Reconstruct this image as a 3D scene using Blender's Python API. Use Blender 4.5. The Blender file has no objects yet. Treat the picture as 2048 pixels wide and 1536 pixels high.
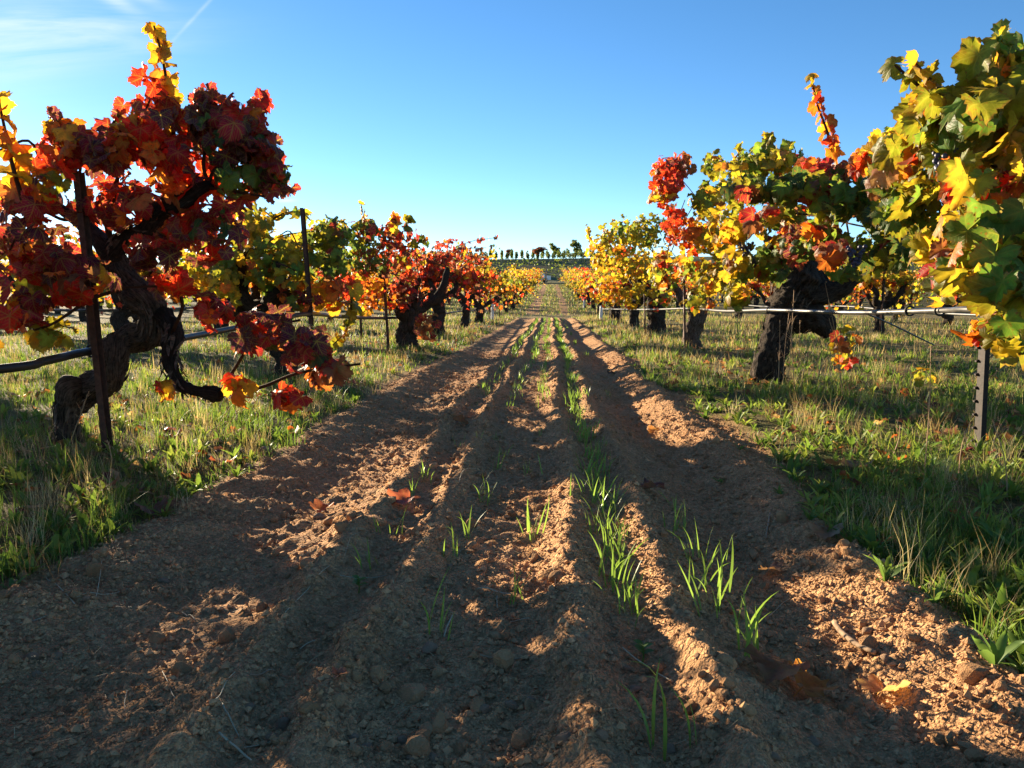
import bpy, math, random
import numpy as np
from mathutils import Matrix, Vector, Euler

rng = np.random.default_rng(7)
random.seed(7)
scene = bpy.context.scene
R = math.radians

# ------------------------------------------------------------------ camera, sky, sun, exposure
F = 1538.0                     # focal length in photo pixels (2048 wide)
CAM = np.array([0.0, 0.0, 0.65])
PITCH, YAW = R(6.23), R(2.94)
cam_data = bpy.data.cameras.new('camera')
cam_data.sensor_width = 36.0
cam_data.lens = F / 2048 * 36
cam_data.clip_start = 0.05
cam_data.clip_end = 5000
cam = bpy.data.objects.new('camera', cam_data)
cam.location = CAM
cam.rotation_euler = (R(90) - PITCH, 0, YAW)
scene.collection.objects.link(cam)
scene.camera = cam
CAMROT = np.array(Euler((R(90) - PITCH, 0, YAW)).to_matrix())

SUN_AZ, SUN_EL = R(-41), R(10.5)     # azimuth from the row direction (+Y), left is negative
sun_dir = np.array([math.sin(SUN_AZ) * math.cos(SUN_EL), math.cos(SUN_AZ) * math.cos(SUN_EL), math.sin(SUN_EL)])
sl = bpy.data.lights.new('sun', 'SUN')
sl.energy = 5.0
sl.angle = R(0.55)
sl.color = (1.0, 0.83, 0.58)
so = bpy.data.objects.new('sun', sl)
so.rotation_euler = Vector(sun_dir).to_track_quat('Z', 'Y').to_euler()
so.location = (-20, 20, 12)
scene.collection.objects.link(so)

vs = scene.view_settings
vs.view_transform = 'Standard'
vs.look = 'None'
vs.exposure = 1.85
vs.gamma = 1.0
vs.use_curve_mapping = False


class NT:
    """small node-tree helper"""
    def __init__(self, tree):
        self.t = tree
        tree.nodes.clear()

    def n(self, kind, **kw):
        nd = self.t.nodes.new(kind)
        for k, v in kw.items():
            setattr(nd, k, v)
        return nd

    def put(self, sock, v):
        if hasattr(v, 'is_output'):
            self.t.links.new(v, sock)
        elif v is not None:
            sock.default_value = v

    def m(self, op, a, b=None, c=None, clamp=False):
        nd = self.n('ShaderNodeMath', operation=op, use_clamp=clamp)
        self.put(nd.inputs[0], a)
        if b is not None: self.put(nd.inputs[1], b)
        if c is not None: self.put(nd.inputs[2], c)
        return nd.outputs[0]

    def vm(self, op, a, b=None):
        nd = self.n('ShaderNodeVectorMath', operation=op)
        self.put(nd.inputs[0], a)
        if b is not None: self.put(nd.inputs[1], b)
        return nd.outputs[0] if op not in ('LENGTH', 'DOT_PRODUCT') else nd.outputs['Value']

    def mix(self, f, a, b, mode='MIX'):
        nd = self.n('ShaderNodeMix', data_type='RGBA', blend_type=mode)
        self.put(nd.inputs[0], f)
        self.put(nd.inputs[6], a)
        self.put(nd.inputs[7], b)
        return nd.outputs[2]

    def rng(self, v, a, b, c=0.0, d=1.0, smooth=False):
        nd = self.n('ShaderNodeMapRange', interpolation_type='SMOOTHSTEP' if smooth else 'LINEAR')
        self.put(nd.inputs[0], v)
        for i, q in enumerate((a, b, c, d)):
            self.put(nd.inputs[1 + i], q)
        return nd.outputs[0]

    def noise(self, vec, scale, detail=3.0, rough=0.55, dist=0.0):
        nd = self.n('ShaderNodeTexNoise')
        if vec is not None: self.put(nd.inputs['Vector'], vec)
        nd.inputs['Scale'].default_value = scale
        nd.inputs['Detail'].default_value = detail
        nd.inputs['Roughness'].default_value = rough
        nd.inputs['Distortion'].default_value = dist
        return nd.outputs['Fac']

    def comb(self, x, y, z):
        nd = self.n('ShaderNodeCombineXYZ')
        for i, q in enumerate((x, y, z)): self.put(nd.inputs[i], q)
        return nd.outputs[0]

    def sep(self, v):
        nd = self.n('ShaderNodeSeparateXYZ')
        self.put(nd.inputs[0], v)
        return nd.outputs


# world: Nishita sky with thin cirrus
world = bpy.data.worlds.new('World')
scene.world = world
world.use_nodes = True
w = NT(world.node_tree)
sky = w.n('ShaderNodeTexSky', sky_type='NISHITA')
sky.sun_disc = False
sky.sun_elevation = SUN_EL
sky.sun_rotation = SUN_AZ % (2 * math.pi)
sky.altitude = 60
sky.air_density = 0.65
sky.dust_density = 0.03
sky.ozone_density = 1.8
hsv = w.n('ShaderNodeHueSaturation')
hsv.inputs['Saturation'].default_value = 1.2
hsv.inputs['Value'].default_value = 1.0
gam = w.n('ShaderNodeGamma')
gam.inputs[1].default_value = 1.0
w.put(gam.inputs[0], sky.outputs[0])
w.put(hsv.inputs['Color'], gam.outputs[0])
tc = w.n('ShaderNodeTexCoord')
d = w.sep(tc.outputs['Generated'])
yy = w.m('MAXIMUM', d[1], 0.05)
u = w.m('DIVIDE', d[0], yy)
v = w.m('DIVIDE', d[2], yy)
# wisps: noise stretched along a slightly rising direction, thinning out towards the right of the sky
uv = w.comb(w.m('ADD', w.m('MULTIPLY', u, 2.2), w.m('MULTIPLY', v, 2.0)), w.m('MULTIPLY', v, 17.0), 0.0)
wn = w.noise(uv, 1.25, 6.0, 0.6, 0.7)


def patch(cu, cv, su, sv, shear=0.0):
    a = w.m('DIVIDE', w.m('SUBTRACT', u, cu), su)
    b = w.m('DIVIDE', w.m('SUBTRACT', w.m('SUBTRACT', v, cv), w.m('MULTIPLY', w.m('SUBTRACT', u, cu), shear)), sv)
    r2 = w.m('ADD', w.m('MULTIPLY', a, a), w.m('MULTIPLY', b, b))
    return w.m('POWER', 2.718, w.m('MULTIPLY', r2, -1.0))


pa = patch(-0.70, 0.335, 0.17, 0.035, 0.05)
pb = patch(-0.565, 0.385, 0.035, 0.010, -0.55)
pb2 = patch(-0.535, 0.392, 0.03, 0.009, -0.45)
pc = patch(-0.400, 0.412, 0.028, 0.009, 0.15)
pd = patch(-0.345, 0.128, 0.012, 0.0022, 0.02)
pe = patch(-0.44, 0.372, 0.05, 0.0032, 0.95)
wide = w.m('MULTIPLY', w.rng(u, -0.40, -1.0, 0.0, 0.18, True), w.rng(wn, 0.42, 0.75))
cl = w.m('MULTIPLY', pa, w.rng(wn, 0.30, 0.68))
cl = w.m('MULTIPLY', cl, 1.25)
cl = w.m('ADD', cl, w.m('MULTIPLY', w.m('ADD', pb, pb2), w.rng(wn, 0.25, 0.7, 0.25, 1.0)))
cl = w.m('ADD', cl, w.m('MULTIPLY', pc, w.rng(wn, 0.25, 0.65, 0.2, 0.8)))
cl = w.m('ADD', cl, w.m('MULTIPLY', pd, 0.7))
cl = w.m('ADD', cl, w.m('MULTIPLY', pe, w.rng(wn, 0.3, 0.7, 0.1, 0.4)))
cl = w.m('ADD', cl, wide)
cl = w.m('MULTIPLY', cl, w.rng(d[1], 0.1, 0.3), clamp=True)
skyc = w.mix(w.m('MULTIPLY', cl, 0.75), hsv.outputs[0], (4.6, 4.9, 5.6, 1))
bg = w.n('ShaderNodeBackground')
w.put(bg.inputs[0], skyc)
bg.inputs[1].default_value = 0.07
w.put(w.n('ShaderNodeOutputWorld').inputs[0], bg.outputs[0])

# ------------------------------------------------------------------ numpy noise


_T2 = np.random.default_rng(1234).random((256, 256))
_T3 = np.random.default_rng(4321).random((32, 32, 32))


def vnoise(x, y, z=None, seed=0):
    """value noise from a lookup table"""
    x = np.asarray(x, float) + seed * 13.37; y = np.asarray(y, float) + seed * 7.91
    xi = np.floor(x).astype(np.int64); yi = np.floor(y).astype(np.int64)
    fx, fy = x - xi, y - yi
    fx = fx * fx * (3 - 2 * fx); fy = fy * fy * (3 - 2 * fy)
    if z is None:
        a, b, c, d_ = xi & 255, (xi + 1) & 255, yi & 255, (yi + 1) & 255
        return 2 * ((_T2[a, c] * (1 - fx) + _T2[b, c] * fx) * (1 - fy) + (_T2[a, d_] * (1 - fx) + _T2[b, d_] * fx) * fy) - 1
    z = np.asarray(z, float) + seed * 3.3
    zi = np.floor(z).astype(np.int64); fz = z - zi; fz = fz * fz * (3 - 2 * fz)
    a, b, c, d_, e_, g_ = xi & 31, (xi + 1) & 31, yi & 31, (yi + 1) & 31, zi & 31, (zi + 1) & 31
    lo = (_T3[a, c, e_] * (1 - fx) + _T3[b, c, e_] * fx) * (1 - fy) + (_T3[a, d_, e_] * (1 - fx) + _T3[b, d_, e_] * fx) * fy
    hi = (_T3[a, c, g_] * (1 - fx) + _T3[b, c, g_] * fx) * (1 - fy) + (_T3[a, d_, g_] * (1 - fx) + _T3[b, d_, g_] * fx) * fy
    return 2 * (lo * (1 - fz) + hi * fz) - 1


def fbm(x, y, z=None, octaves=4, gain=0.5, seed=0):
    a, s, t = 1.0, 0.0, 0.0
    x = np.asarray(x, float); y = np.asarray(y, float)
    for o in range(octaves):
        s = s + a * vnoise(x, y, z, seed + o * 17)
        t += a; a *= gain
        x, y = x * 2.03 + 11.1, y * 2.03 + 5.7
        z = None if z is None else z * 2.03 + 3.3
    return s / t


def smooth(x, a, b):
    t = np.clip((x - a) / (b - a), 0, 1)
    return t * t * (3 - 2 * t)


# ------------------------------------------------------------------ pixel <-> place
def ray(px, py):
    d = np.array([(px - 1024) / F, (768 - py) / F, -1.0])
    return CAMROT @ d


def P(px, py, Y):
    """the point seen at photo pixel (px, py) that stands Y metres ahead"""
    d = ray(px, py)
    return CAM + d * (Y / d[1])


def G(px, py):
    """where the pixel meets the ground sheet"""
    d = ray(px, py)
    p = CAM + d * (-CAM[2] / d[2])
    for _ in range(4):
        z = gz(p[0], p[1])
        p = CAM + d * ((z - CAM[2]) / d[2])
    return p


# ------------------------------------------------------------------ the ground's height
RIDGES = [(-0.535, .046, .048), (-0.345, .05, .045), (0.045, .068, .056), (0.25, .058, .047)]
SEEDLINES = [-0.45, -0.22, -0.06, 0.155, 0.37]


def wob(y):
    return 0.02 * np.sin(y * 0.9) + 0.015 * np.sin(y * 2.3 + 1)


def terrain(x, y):
    z = 0.037 * np.clip(y - 31, 0, 77)
    z = z + 5.2 * smooth(y, 104, 152) + 1.6 * smooth(y, 150, 190)
    z = z - 0.006 * np.clip(y - 190, 0, 2000)
    z = z + smooth(y, 60, 150) * (0.9 * np.sin(x * 0.021 + 0.6) + 0.010 * np.clip(-x, 0, 200))
    return z


def bed_mask(x, y):
    """1 on tilled soil, 0 on the grassed strips"""
    e = fbm(x * 2.2, y * 1.6, seed=3, octaves=3) * 0.16
    m = smooth(x + e, -1.30, -1.10) * (1 - smooth(x + e, 0.76, 0.93))
    m = m * (1 - smooth(y, 27.0, 28.5))
    far_ = smooth(y, 31.0, 32.5) * (1 - smooth(y, 90, 98))
    t1 = 1 - smooth(np.abs(x + .85 + e), .18, .34); t2 = 1 - smooth(np.abs(x - .6 + e), .14, .28)
    return np.maximum(m, far_ * np.maximum(t1, t2))


def ground_z(x, y, fine=True):
    x = np.asarray(x, float); y = np.asarray(y, float)
    z = terrain(x, y)
    fade = 1 - smooth(y, 26.5, 28.5)
    xx = x - wob(y)
    prof = np.zeros_like(x)
    for i, (c, h, s) in enumerate(RIDGES):
        hh = h * (0.9 + 0.25 * fbm(y * 2.3, x * 0 + i * 7.7, seed=21, octaves=3))
        dx = (xx - c - 0.018 * fbm(y * 3.1, x * 0 + i * 3.1, seed=22, octaves=2)) / s
        prof += hh * np.exp(-np.abs(dx) ** 1.7)
    # wheel tracks and their berms
    prof += -0.030 * np.exp(-((xx + 0.82) / 0.18) ** 2) - 0.045 * np.exp(-((xx - 0.50) / 0.10) ** 2)
    lug = 0.5 + 0.5 * np.sin(y * 2 * math.pi / 0.24 + 3.0 * np.sin(y * 0.7) + xx * 9)
    prof += (0.026 + 0.022 * lug) * np.exp(-((xx - 0.73) / 0.085) ** 2)
    lug2 = 0.5 + 0.5 * np.sin(y * 2 * math.pi / 0.27 + 2.0 * np.sin(y * 0.9) - xx * 8)
    prof += (0.022 + 0.012 * lug2) * np.exp(-((xx + 1.10) / 0.10) ** 2) + 0.010 * lug2 * np.exp(-((xx + 0.95) / 0.08) ** 2)
    z = z + prof * fade
    # the grassed strips sit a little higher and roll
    verge = smooth(xx, 0.8, 1.1) + smooth(-xx, 1.15, 1.45)
    z = z + verge * fade * (0.035 + 0.03 * fbm(x * 0.9, y * 0.9, seed=5) + 0.012 * fbm(x * 5, y * 5, seed=6, octaves=2))
    bm = bed_mask(x, y)
    z = z + bm * 0.012 * fbm(x * 7, y * 7, seed=31, octaves=3)
    if fine:
        near = np.clip(1.2 - y / 14, 0, 1)
        z = z + bm * near * (0.013 * fbm(x * 22, y * 22, seed=33, octaves=3) + 0.022 * np.maximum(0, fbm(x * 38, y * 38, seed=35, octaves=2) - 0.08))
    return z


# ------------------------------------------------------------------ mesh helpers
COL = scene.collection


def mesh_data(name, verts, faces, uv=None, col=None, attrs=None, smooth_shade=True, mats=(), matidx=None):
    """faces: (n,3) or (n,4) int array; uv per vertex; col (n,4) per vertex"""
    me = bpy.data.meshes.new(name)
    verts = np.ascontiguousarray(verts, np.float32); faces = np.ascontiguousarray(faces, np.int32)
    nv, nf, k = len(verts), len(faces), faces.shape[1]
    me.vertices.add(nv); me.vertices.foreach_set('co', verts.ravel())
    me.loops.add(nf * k); me.loops.foreach_set('vertex_index', faces.ravel())
    me.polygons.add(nf)
    me.polygons.foreach_set('loop_start', np.arange(0, nf * k, k, dtype=np.int32))
    me.polygons.foreach_set('use_smooth', np.full(nf, bool(smooth_shade)))
    if matidx is not None:
        me.polygons.foreach_set('material_index', np.ascontiguousarray(matidx, np.int32))
    if uv is not None:
        l = me.uv_layers.new(name='UVMap')
        l.data.foreach_set('uv', np.ascontiguousarray(uv, np.float32)[faces.ravel()].ravel())
    if col is not None:
        a = me.attributes.new('Col', 'FLOAT_COLOR', 'POINT')
        a.data.foreach_set('color', np.ascontiguousarray(col, np.float32).ravel())
    for nm, arr in (attrs or {}).items():
        a = me.attributes.new(nm, 'FLOAT', 'POINT')
        a.data.foreach_set('value', np.ascontiguousarray(arr, np.float32))
    for m in mats: me.materials.append(m)
    me.update(calc_edges=True)
    return me


def add(name, data, parent=None, loc=None, label=None, cat=None, group=None, kind=None):
    o = bpy.data.objects.new(name, data)
    COL.objects.link(o)
    if parent is not None: o.parent = parent
    if loc is not None: o.location = loc
    if label: o['label'] = label
    if cat: o['category'] = cat
    if group: o['group'] = group
    if kind: o['kind'] = kind
    return o


def copy_tree(o, loc, rz=0.0, sc=1.0, label=None):
    c = o.copy(); COL.objects.link(c)
    c.location = loc; c.rotation_euler = (0, 0, rz); c.scale = (sc, sc, sc)
    if label: c['label'] = label
    for ch in o.children:
        k = ch.copy(); COL.objects.link(k); k.parent = c
    return c


class Bag:
    """collects triangles for one mesh"""
    def __init__(self):
        self.v, self.f, self.c, self.u, self.e, self.n = [], [], [], [], [], 0

    def add(self, v, f, col=None, uv=None, edge=None):
        v = np.asarray(v, float); f = np.asarray(f, int)
        if f.shape[1] == 4:
            f = np.concatenate([f[:, [0, 1, 2]], f[:, [0, 2, 3]]])
        self.v.append(v); self.f.append(f + self.n); self.n += len(v)
        if col is not None:
            col = np.asarray(col, float)
            self.c.append(np.broadcast_to(col, (len(v), 4)) if col.ndim == 1 else col)
        if uv is not None: self.u.append(uv)
        if edge is not None: self.e.append(edge)

    def mesh(self, name, mats, smooth_shade=True):
        return mesh_data(name, np.concatenate(self.v), np.concatenate(self.f),
                         np.concatenate(self.u) if self.u else None,
                         np.concatenate(self.c) if self.c else None,
                         {'edge': np.concatenate(self.e)} if self.e else None, smooth_shade, mats)


def catmull(pts, n):
    pts = np.asarray(pts, float)
    q = np.vstack([2 * pts[0] - pts[1], pts, 2 * pts[-1] - pts[-2]])
    t = np.linspace(0, len(pts) - 1 - 1e-9, n)
    i = t.astype(int); f = (t - i)[:, None]
    p0, p1, p2, p3 = q[i], q[i + 1], q[i + 2], q[i + 3]
    return 0.5 * (2 * p1 + (p2 - p0) * f + (2 * p0 - 5 * p1 + 4 * p2 - p3) * f ** 2 + (3 * p1 - p0 - 3 * p2 + p3) * f ** 3)


def tube(pts, rad, n=24, seg=10, disp=None, cap=True):
    """tapered tube along a smooth curve; disp(ang, s, p) -> radius factor"""
    pts = np.asarray(pts, float)
    c = catmull(pts, n) if len(pts) > 2 else np.linspace(pts[0], pts[-1], n)
    rad = np.interp(np.linspace(0, 1, n), np.linspace(0, 1, len(rad)), rad)
    T = np.gradient(c, axis=0); T /= np.linalg.norm(T, axis=1)[:, None] + 1e-9
    nrm = np.cross(T[0], [0.3, 0.9, 0.2]); nrm /= np.linalg.norm(nrm)
    N = [nrm]
    for i in range(1, n):
        v = N[-1] - T[i] * np.dot(N[-1], T[i]); N.append(v / (np.linalg.norm(v) + 1e-9))
    N = np.array(N); B = np.cross(T, N)
    a = np.linspace(0, 2 * math.pi, seg, endpoint=False)
    s = np.concatenate([[0], np.cumsum(np.linalg.norm(np.diff(c, axis=0), axis=1))])
    rr = np.repeat(rad[:, None], seg, 1)
    if disp is not None:
        base = c[:, None, :] + rr[..., None] * (np.cos(a)[None, :, None] * N[:, None] + np.sin(a)[None, :, None] * B[:, None])
        rr = rr * disp(np.repeat(a[None], n, 0), np.repeat(s[:, None], seg, 1), base)
    v = c[:, None, :] + rr[..., None] * (np.cos(a)[None, :, None] * N[:, None] + np.sin(a)[None, :, None] * B[:, None])
    v = v.reshape(-1, 3)
    i = np.arange(n - 1)[:, None] * seg; j = np.arange(seg)[None]
    j2 = (j + 1) % seg
    f = np.stack([i + j, i + j2, i + seg + j2, i + seg + j], -1).reshape(-1, 4)
    uv = np.stack([np.repeat(a[None] / (2 * math.pi), n, 0).ravel(), np.repeat(s[:, None], seg, 1).ravel()], -1)
    if cap:
        v = np.vstack([v, c[0], c[-1] + T[-1] * rad[-1] * 0.3])
        k = len(v)
        f2 = [[(q + 1) % seg, q, k - 2, k - 2] for q in range(seg)] + [[(n - 1) * seg + q, (n - 1) * seg + (q + 1) % seg, k - 1, k - 1] for q in range(seg)]
        tri = np.concatenate([f[:, [0, 1, 2]], f[:, [0, 2, 3]], np.array(f2)[:, :3]])
        uv = np.vstack([uv, [0, 0], [0, s[-1]]])
        return v, tri, uv
    return v, np.concatenate([f[:, [0, 1, 2]], f[:, [0, 2, 3]]]), uv


def box(x0, x1, y0, y1, z0, z1):
    v = np.array([[x, y, z] for z in (z0, z1) for y in (y0, y1) for x in (x0, x1)], float)
    f = np.array([[0, 2, 3, 1], [4, 5, 7, 6], [0, 1, 5, 4], [2, 6, 7, 3], [0, 4, 6, 2], [1, 3, 7, 5]])
    return v, f


# ------------------------------------------------------------------ materials
def new_mat(name):
    m = bpy.data.materials.new(name)
    m.use_nodes = True
    return m, NT(m.node_tree)


def principled(t, base, rough=0.8, spec=0.2, bump=None, bs=0.3, bd=0.01, **kw):
    b = t.n('ShaderNodeBsdfPrincipled')
    t.put(b.inputs['Base Color'], base)
    t.put(b.inputs['Roughness'], rough)
    t.put(b.inputs['Specular IOR Level'], spec)
    for k, q in kw.items(): t.put(b.inputs[k], q)
    if bump is not None:
        bn = t.n('ShaderNodeBump')
        bn.inputs['Strength'].default_value = bs
        bn.inputs['Distance'].default_value = bd
        t.put(bn.inputs['Height'], bump)
        t.put(b.inputs['Normal'], bn.outputs[0])
    return b


def out(t, shader):
    t.put(t.n('ShaderNodeOutputMaterial').inputs[0], shader)


def leaf_material(name, from_object, trans=0.5):
    m, t = new_mat(name)
    if from_object:
        oi = t.n('ShaderNodeObjectInfo'); col, alpha = oi.outputs['Color'], oi.outputs['Alpha']
    else:
        at = t.n('ShaderNodeAttribute', attribute_name='Col'); col, alpha = at.outputs['Color'], at.outputs['Alpha']
    uv = t.n('ShaderNodeUVMap', uv_map='UVMap').outputs[0]
    s = t.sep(uv)
    x = t.m('MULTIPLY', t.m('SUBTRACT', s[0], 0.5), 2.0)
    y = t.m('MULTIPLY', t.m('SUBTRACT', s[1], 0.5), 2.0)
    r = t.m('SQRT', t.m('ADD', t.m('MULTIPLY', x, x), t.m('MULTIPLY', y, y)))
    ang = t.m('ARCTAN2', x, y)
    pp = t.m('PINGPONG', ang, R(57) / 2)
    perp = t.m('MULTIPLY', r, t.m('SINE', pp))
    along = t.m('MULTIPLY', r, t.m('COSINE', pp))
    v1 = t.rng(perp, 0.008, t.m('SUBTRACT', 0.052, t.m('MULTIPLY', r, 0.026)), 1.0, 0.0)
    sec = t.m('PINGPONG', t.m('SUBTRACT', along, t.m('MULTIPLY', perp, 0.85)), 0.085)
    v2 = t.rng(sec, 0.004, 0.022, 0.65, 0.0)
    halo = t.rng(perp, 0.0, 0.11, 0.22, 0.0)
    vein = t.m('MAXIMUM', t.m('MAXIMUM', v1, v2), halo)
    geo = t.n('ShaderNodeNewGeometry')
    pos = geo.outputs['Position']
    nz = t.noise(pos, 38, 3.0)
    nz2 = t.noise(pos, 13, 2.0)
    edge = t.n('ShaderNodeAttribute', attribute_name='edge').outputs['Fac']
    # blotches shift the body towards a browner or greener tone, the margin dries first
    body = t.mix(t.rng(nz2, 0.48, 0.70, 0.0, 0.7), col, t.mix(1.0, col, (1.12, 0.62, 0.55, 1), 'MULTIPLY'))
    body = t.mix(1.0, body, t.comb(*[t.rng(nz, 0.3, 0.7, 0.72, 1.28)] * 3), 'MULTIPLY')
    dry = t.m('MULTIPLY', t.rng(t.m('ADD', edge, t.m('MULTIPLY', t.m('SUBTRACT', nz, 0.5), 1.5)), 0.72, 1.15), 0.75)
    body = t.mix(t.m('MULTIPLY', t.rng(t.noise(pos, 75, 2.0), 0.60, 0.70), 0.6), body, (0.20, 0.05, 0.014, 1))
    body = t.mix(dry, body, (0.13, 0.045, 0.018, 1))
    vcol = t.mix(0.25, (0.36, 0.31, 0.045, 1), col)
    fin = t.mix(t.m('MULTIPLY', vein, alpha), body, vcol)
    # underside is felted and paler
    under = t.mix(t.m('MULTIPLY', geo.outputs['Backfacing'], 0.16), fin, (0.33, 0.30, 0.20, 1))
    p = principled(t, under, 0.5, 0.28, t.m('SUBTRACT', nz, t.m('MULTIPLY', vein, 0.6)), 0.35, 0.004)
    tr = t.n('ShaderNodeBsdfTranslucent')
    g = t.n('ShaderNodeGamma'); t.put(g.inputs[0], fin); g.inputs[1].default_value = 0.92
    bright = t.mix(1.0, g.outputs[0], (1.85, 1.65, 1.1, 1), 'MULTIPLY')
    t.put(tr.inputs[0], bright)
    mx = t.n('ShaderNodeMixShader'); mx.inputs[0].default_value = trans
    t.put(mx.inputs[1], p.outputs[0]); t.put(mx.inputs[2], tr.outputs[0])
    out(t, mx.outputs[0])
    return m


M_LEAF = leaf_material('vine_leaf', True)
M_LEAFS = leaf_material('vine_foliage', False)


def blade_material(name, trans=0.45, rough=0.55, const=None):
    m, t = new_mat(name)
    if const is None:
        col = t.n('ShaderNodeAttribute', attribute_name='Col').outputs['Color']
    else:
        oi = t.n('ShaderNodeObjectInfo')
        geo = t.n('ShaderNodeNewGeometry')
        col = t.mix(t.noise(geo.outputs['Position'], 22, 2.0), const[0], const[1])
        col = t.mix(1.0, col, t.comb(*[t.rng(oi.outputs['Random'], 0, 1, 0.8, 1.2)] * 3), 'MULTIPLY')
    p = principled(t, col, rough, 0.25)
    tr = t.n('ShaderNodeBsdfTranslucent')
    t.put(tr.inputs[0], t.mix(1.0, col, (1.5, 1.5, 1.1, 1), 'MULTIPLY'))
    mx = t.n('ShaderNodeMixShader'); mx.inputs[0].default_value = trans
    t.put(mx.inputs[1], p.outputs[0]); t.put(mx.inputs[2], tr.outputs[0])
    out(t, mx.outputs[0])
    return m


M_GRASS = blade_material('grass')
M_SPROUT = blade_material('sprout', const=((0.14, 0.24, 0.04, 1), (0.23, 0.33, 0.065, 1)), rough=0.4)
M_WEED = blade_material('weed_leaf', const=((0.08, 0.15, 0.035, 1), (0.17, 0.25, 0.055, 1)), rough=0.45)
M_STRAW = blade_material('straw', const=((0.42, 0.33, 0.20, 1), (0.55, 0.46, 0.31, 1)), trans=0.15, rough=0.6)
M_DRY = blade_material('dry_stalk', const=((0.36, 0.20, 0.10, 1), (0.50, 0.34, 0.19, 1)), trans=0.2)


def bark_material(name, dark, light):
    m, t = new_mat(name)
    uv = t.n('ShaderNodeUVMap', uv_map='UVMap').outputs[0]
    s = t.sep(uv)
    tcn = t.n('ShaderNodeTexCoord')
    st = t.comb(t.m('MULTIPLY', t.m('SINE', t.m('MULTIPLY', s[0], 6.2832)), 3.0), t.m('MULTIPLY', s[1], 5.0), t.m('MULTIPLY', t.m('COSINE', t.m('MULTIPLY', s[0], 6.2832)), 3.0))
    n1 = t.noise(st, 4.0, 6.0, 0.7, 0.6)
    n2 = t.noise(tcn.outputs['Object'], 60, 4.0)
    h = t.m('ADD', t.m('MULTIPLY', n1, 0.8), t.m('MULTIPLY', n2, 0.3))
    c = t.mix(t.rng(h, 0.42, 0.68), dark, light)
    p = principled(t, c, 0.92, 0.12, h, 1.0, 0.03)
    out(t, p.outputs[0])
    return m


M_BARK = bark_material('old_vine_bark', (0.014, 0.010, 0.008, 1), (0.085, 0.062, 0.045, 1))
M_BARKG = bark_material('weathered_vine_bark', (0.022, 0.015, 0.011, 1), (0.20, 0.14, 0.10, 1))
M_CANE = bark_material('cane', (0.07, 0.03, 0.016, 1), (0.20, 0.095, 0.05, 1))


def soil_material(name, use_col=True, bump=True):
    m, t = new_mat(name)
    pos = t.n('ShaderNodeNewGeometry').outputs['Position']
    n1 = t.noise(pos, 3.5, 4.0)
    n2 = t.noise(pos, 55, 5.0, 0.65)
    n3 = t.noise(pos, 260, 3.0, 0.6)
    c = t.mix(t.rng(n1, 0.3, 0.7), (0.46, 0.245, 0.114, 1), (0.61, 0.345, 0.168, 1))
    c = t.mix(t.rng(n2, 0.35, 0.7, 0.0, 0.6), c, (0.31, 0.155, 0.072, 1))
    c = t.mix(t.rng(n3, 0.60, 0.75, 0.0, 0.5), c, (0.60, 0.38, 0.22, 1))
    if use_col:
        at = t.n('ShaderNodeAttribute', attribute_name='Col')
        gr = t.mix(t.rng(n2, 0.3, 0.7), (0.10, 0.080, 0.030, 1), (0.27, 0.19, 0.085, 1))
        gr = t.mix(t.rng(n1, 0.35, 0.65, 0.0, 0.6), gr, (0.085, 0.105, 0.03, 1))
        s = t.n('ShaderNodeSeparateColor'); t.put(s.inputs[0], at.outputs['Color'])
        c = t.mix(s.outputs[0], gr, c)
        dryc = t.mix(t.rng(n2, 0.3, 0.7), (0.42, 0.31, 0.15, 1), (0.30, 0.23, 0.10, 1))
        c = t.mix(s.outputs[1], c, dryc)
        farc = t.mix(t.rng(n1, 0.3, 0.7), (0.09, 0.10, 0.042, 1), (0.16, 0.155, 0.075, 1))
        c = t.mix(s.outputs[2], c, farc)
    else:
        oi = t.n('ShaderNodeObjectInfo')
        at = t.n('ShaderNodeAttribute', attribute_name='Col')
        c = t.mix(1.0, c, at.outputs['Color'], 'MULTIPLY')
    h = t.m('ADD', t.m('MULTIPLY', n2, 0.55), t.m('MULTIPLY', n3, 0.3))
    if use_col:      # grains and crumbs: rounded cells of two sizes
        for sc_, wt in ((75.0, 0.55), (170.0, 0.35)):
            vo = t.n('ShaderNodeTexVoronoi', feature='F1')
            warp = t.vm('ADD', pos, t.comb(t.m('MULTIPLY', n2, 0.012), t.m('MULTIPLY', n3, 0.006), 0.0))
            t.put(vo.inputs['Vector'], warp); vo.inputs['Scale'].default_value = sc_
            grain = t.rng(vo.outputs['Distance'], 0.15, 0.75, 1.0, 0.0, True)
            h = t.m('ADD', h, t.m('MULTIPLY', grain, wt))
            tone = t.n('ShaderNodeSeparateColor'); t.put(tone.inputs[0], vo.outputs['Color'])
            c = t.mix(1.0, c, t.comb(*[t.rng(tone.outputs[0], 0.0, 1.0, 0.82, 1.18)] * 3), 'MULTIPLY')
    p = principled(t, c, 0.95, 0.08, h, 1.0, 0.012)
    out(t, p.outputs[0])
    return m


M_SOIL = soil_material('soil')
M_CLOD = soil_material('soil_clod', use_col=False)


def simple(name, c1, c2, scale=30, rough=0.7, spec=0.3, metal=0.0, bs=0.3):
    m, t = new_mat(name)
    tcn = t.n('ShaderNodeTexCoord')
    n = t.noise(tcn.outputs['Object'], scale, 4.0)
    p = principled(t, t.mix(t.rng(n, 0.3, 0.7), c1, c2), rough, spec, n, bs, 0.005, Metallic=metal)
    out(t, p.outputs[0])
    return m


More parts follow.
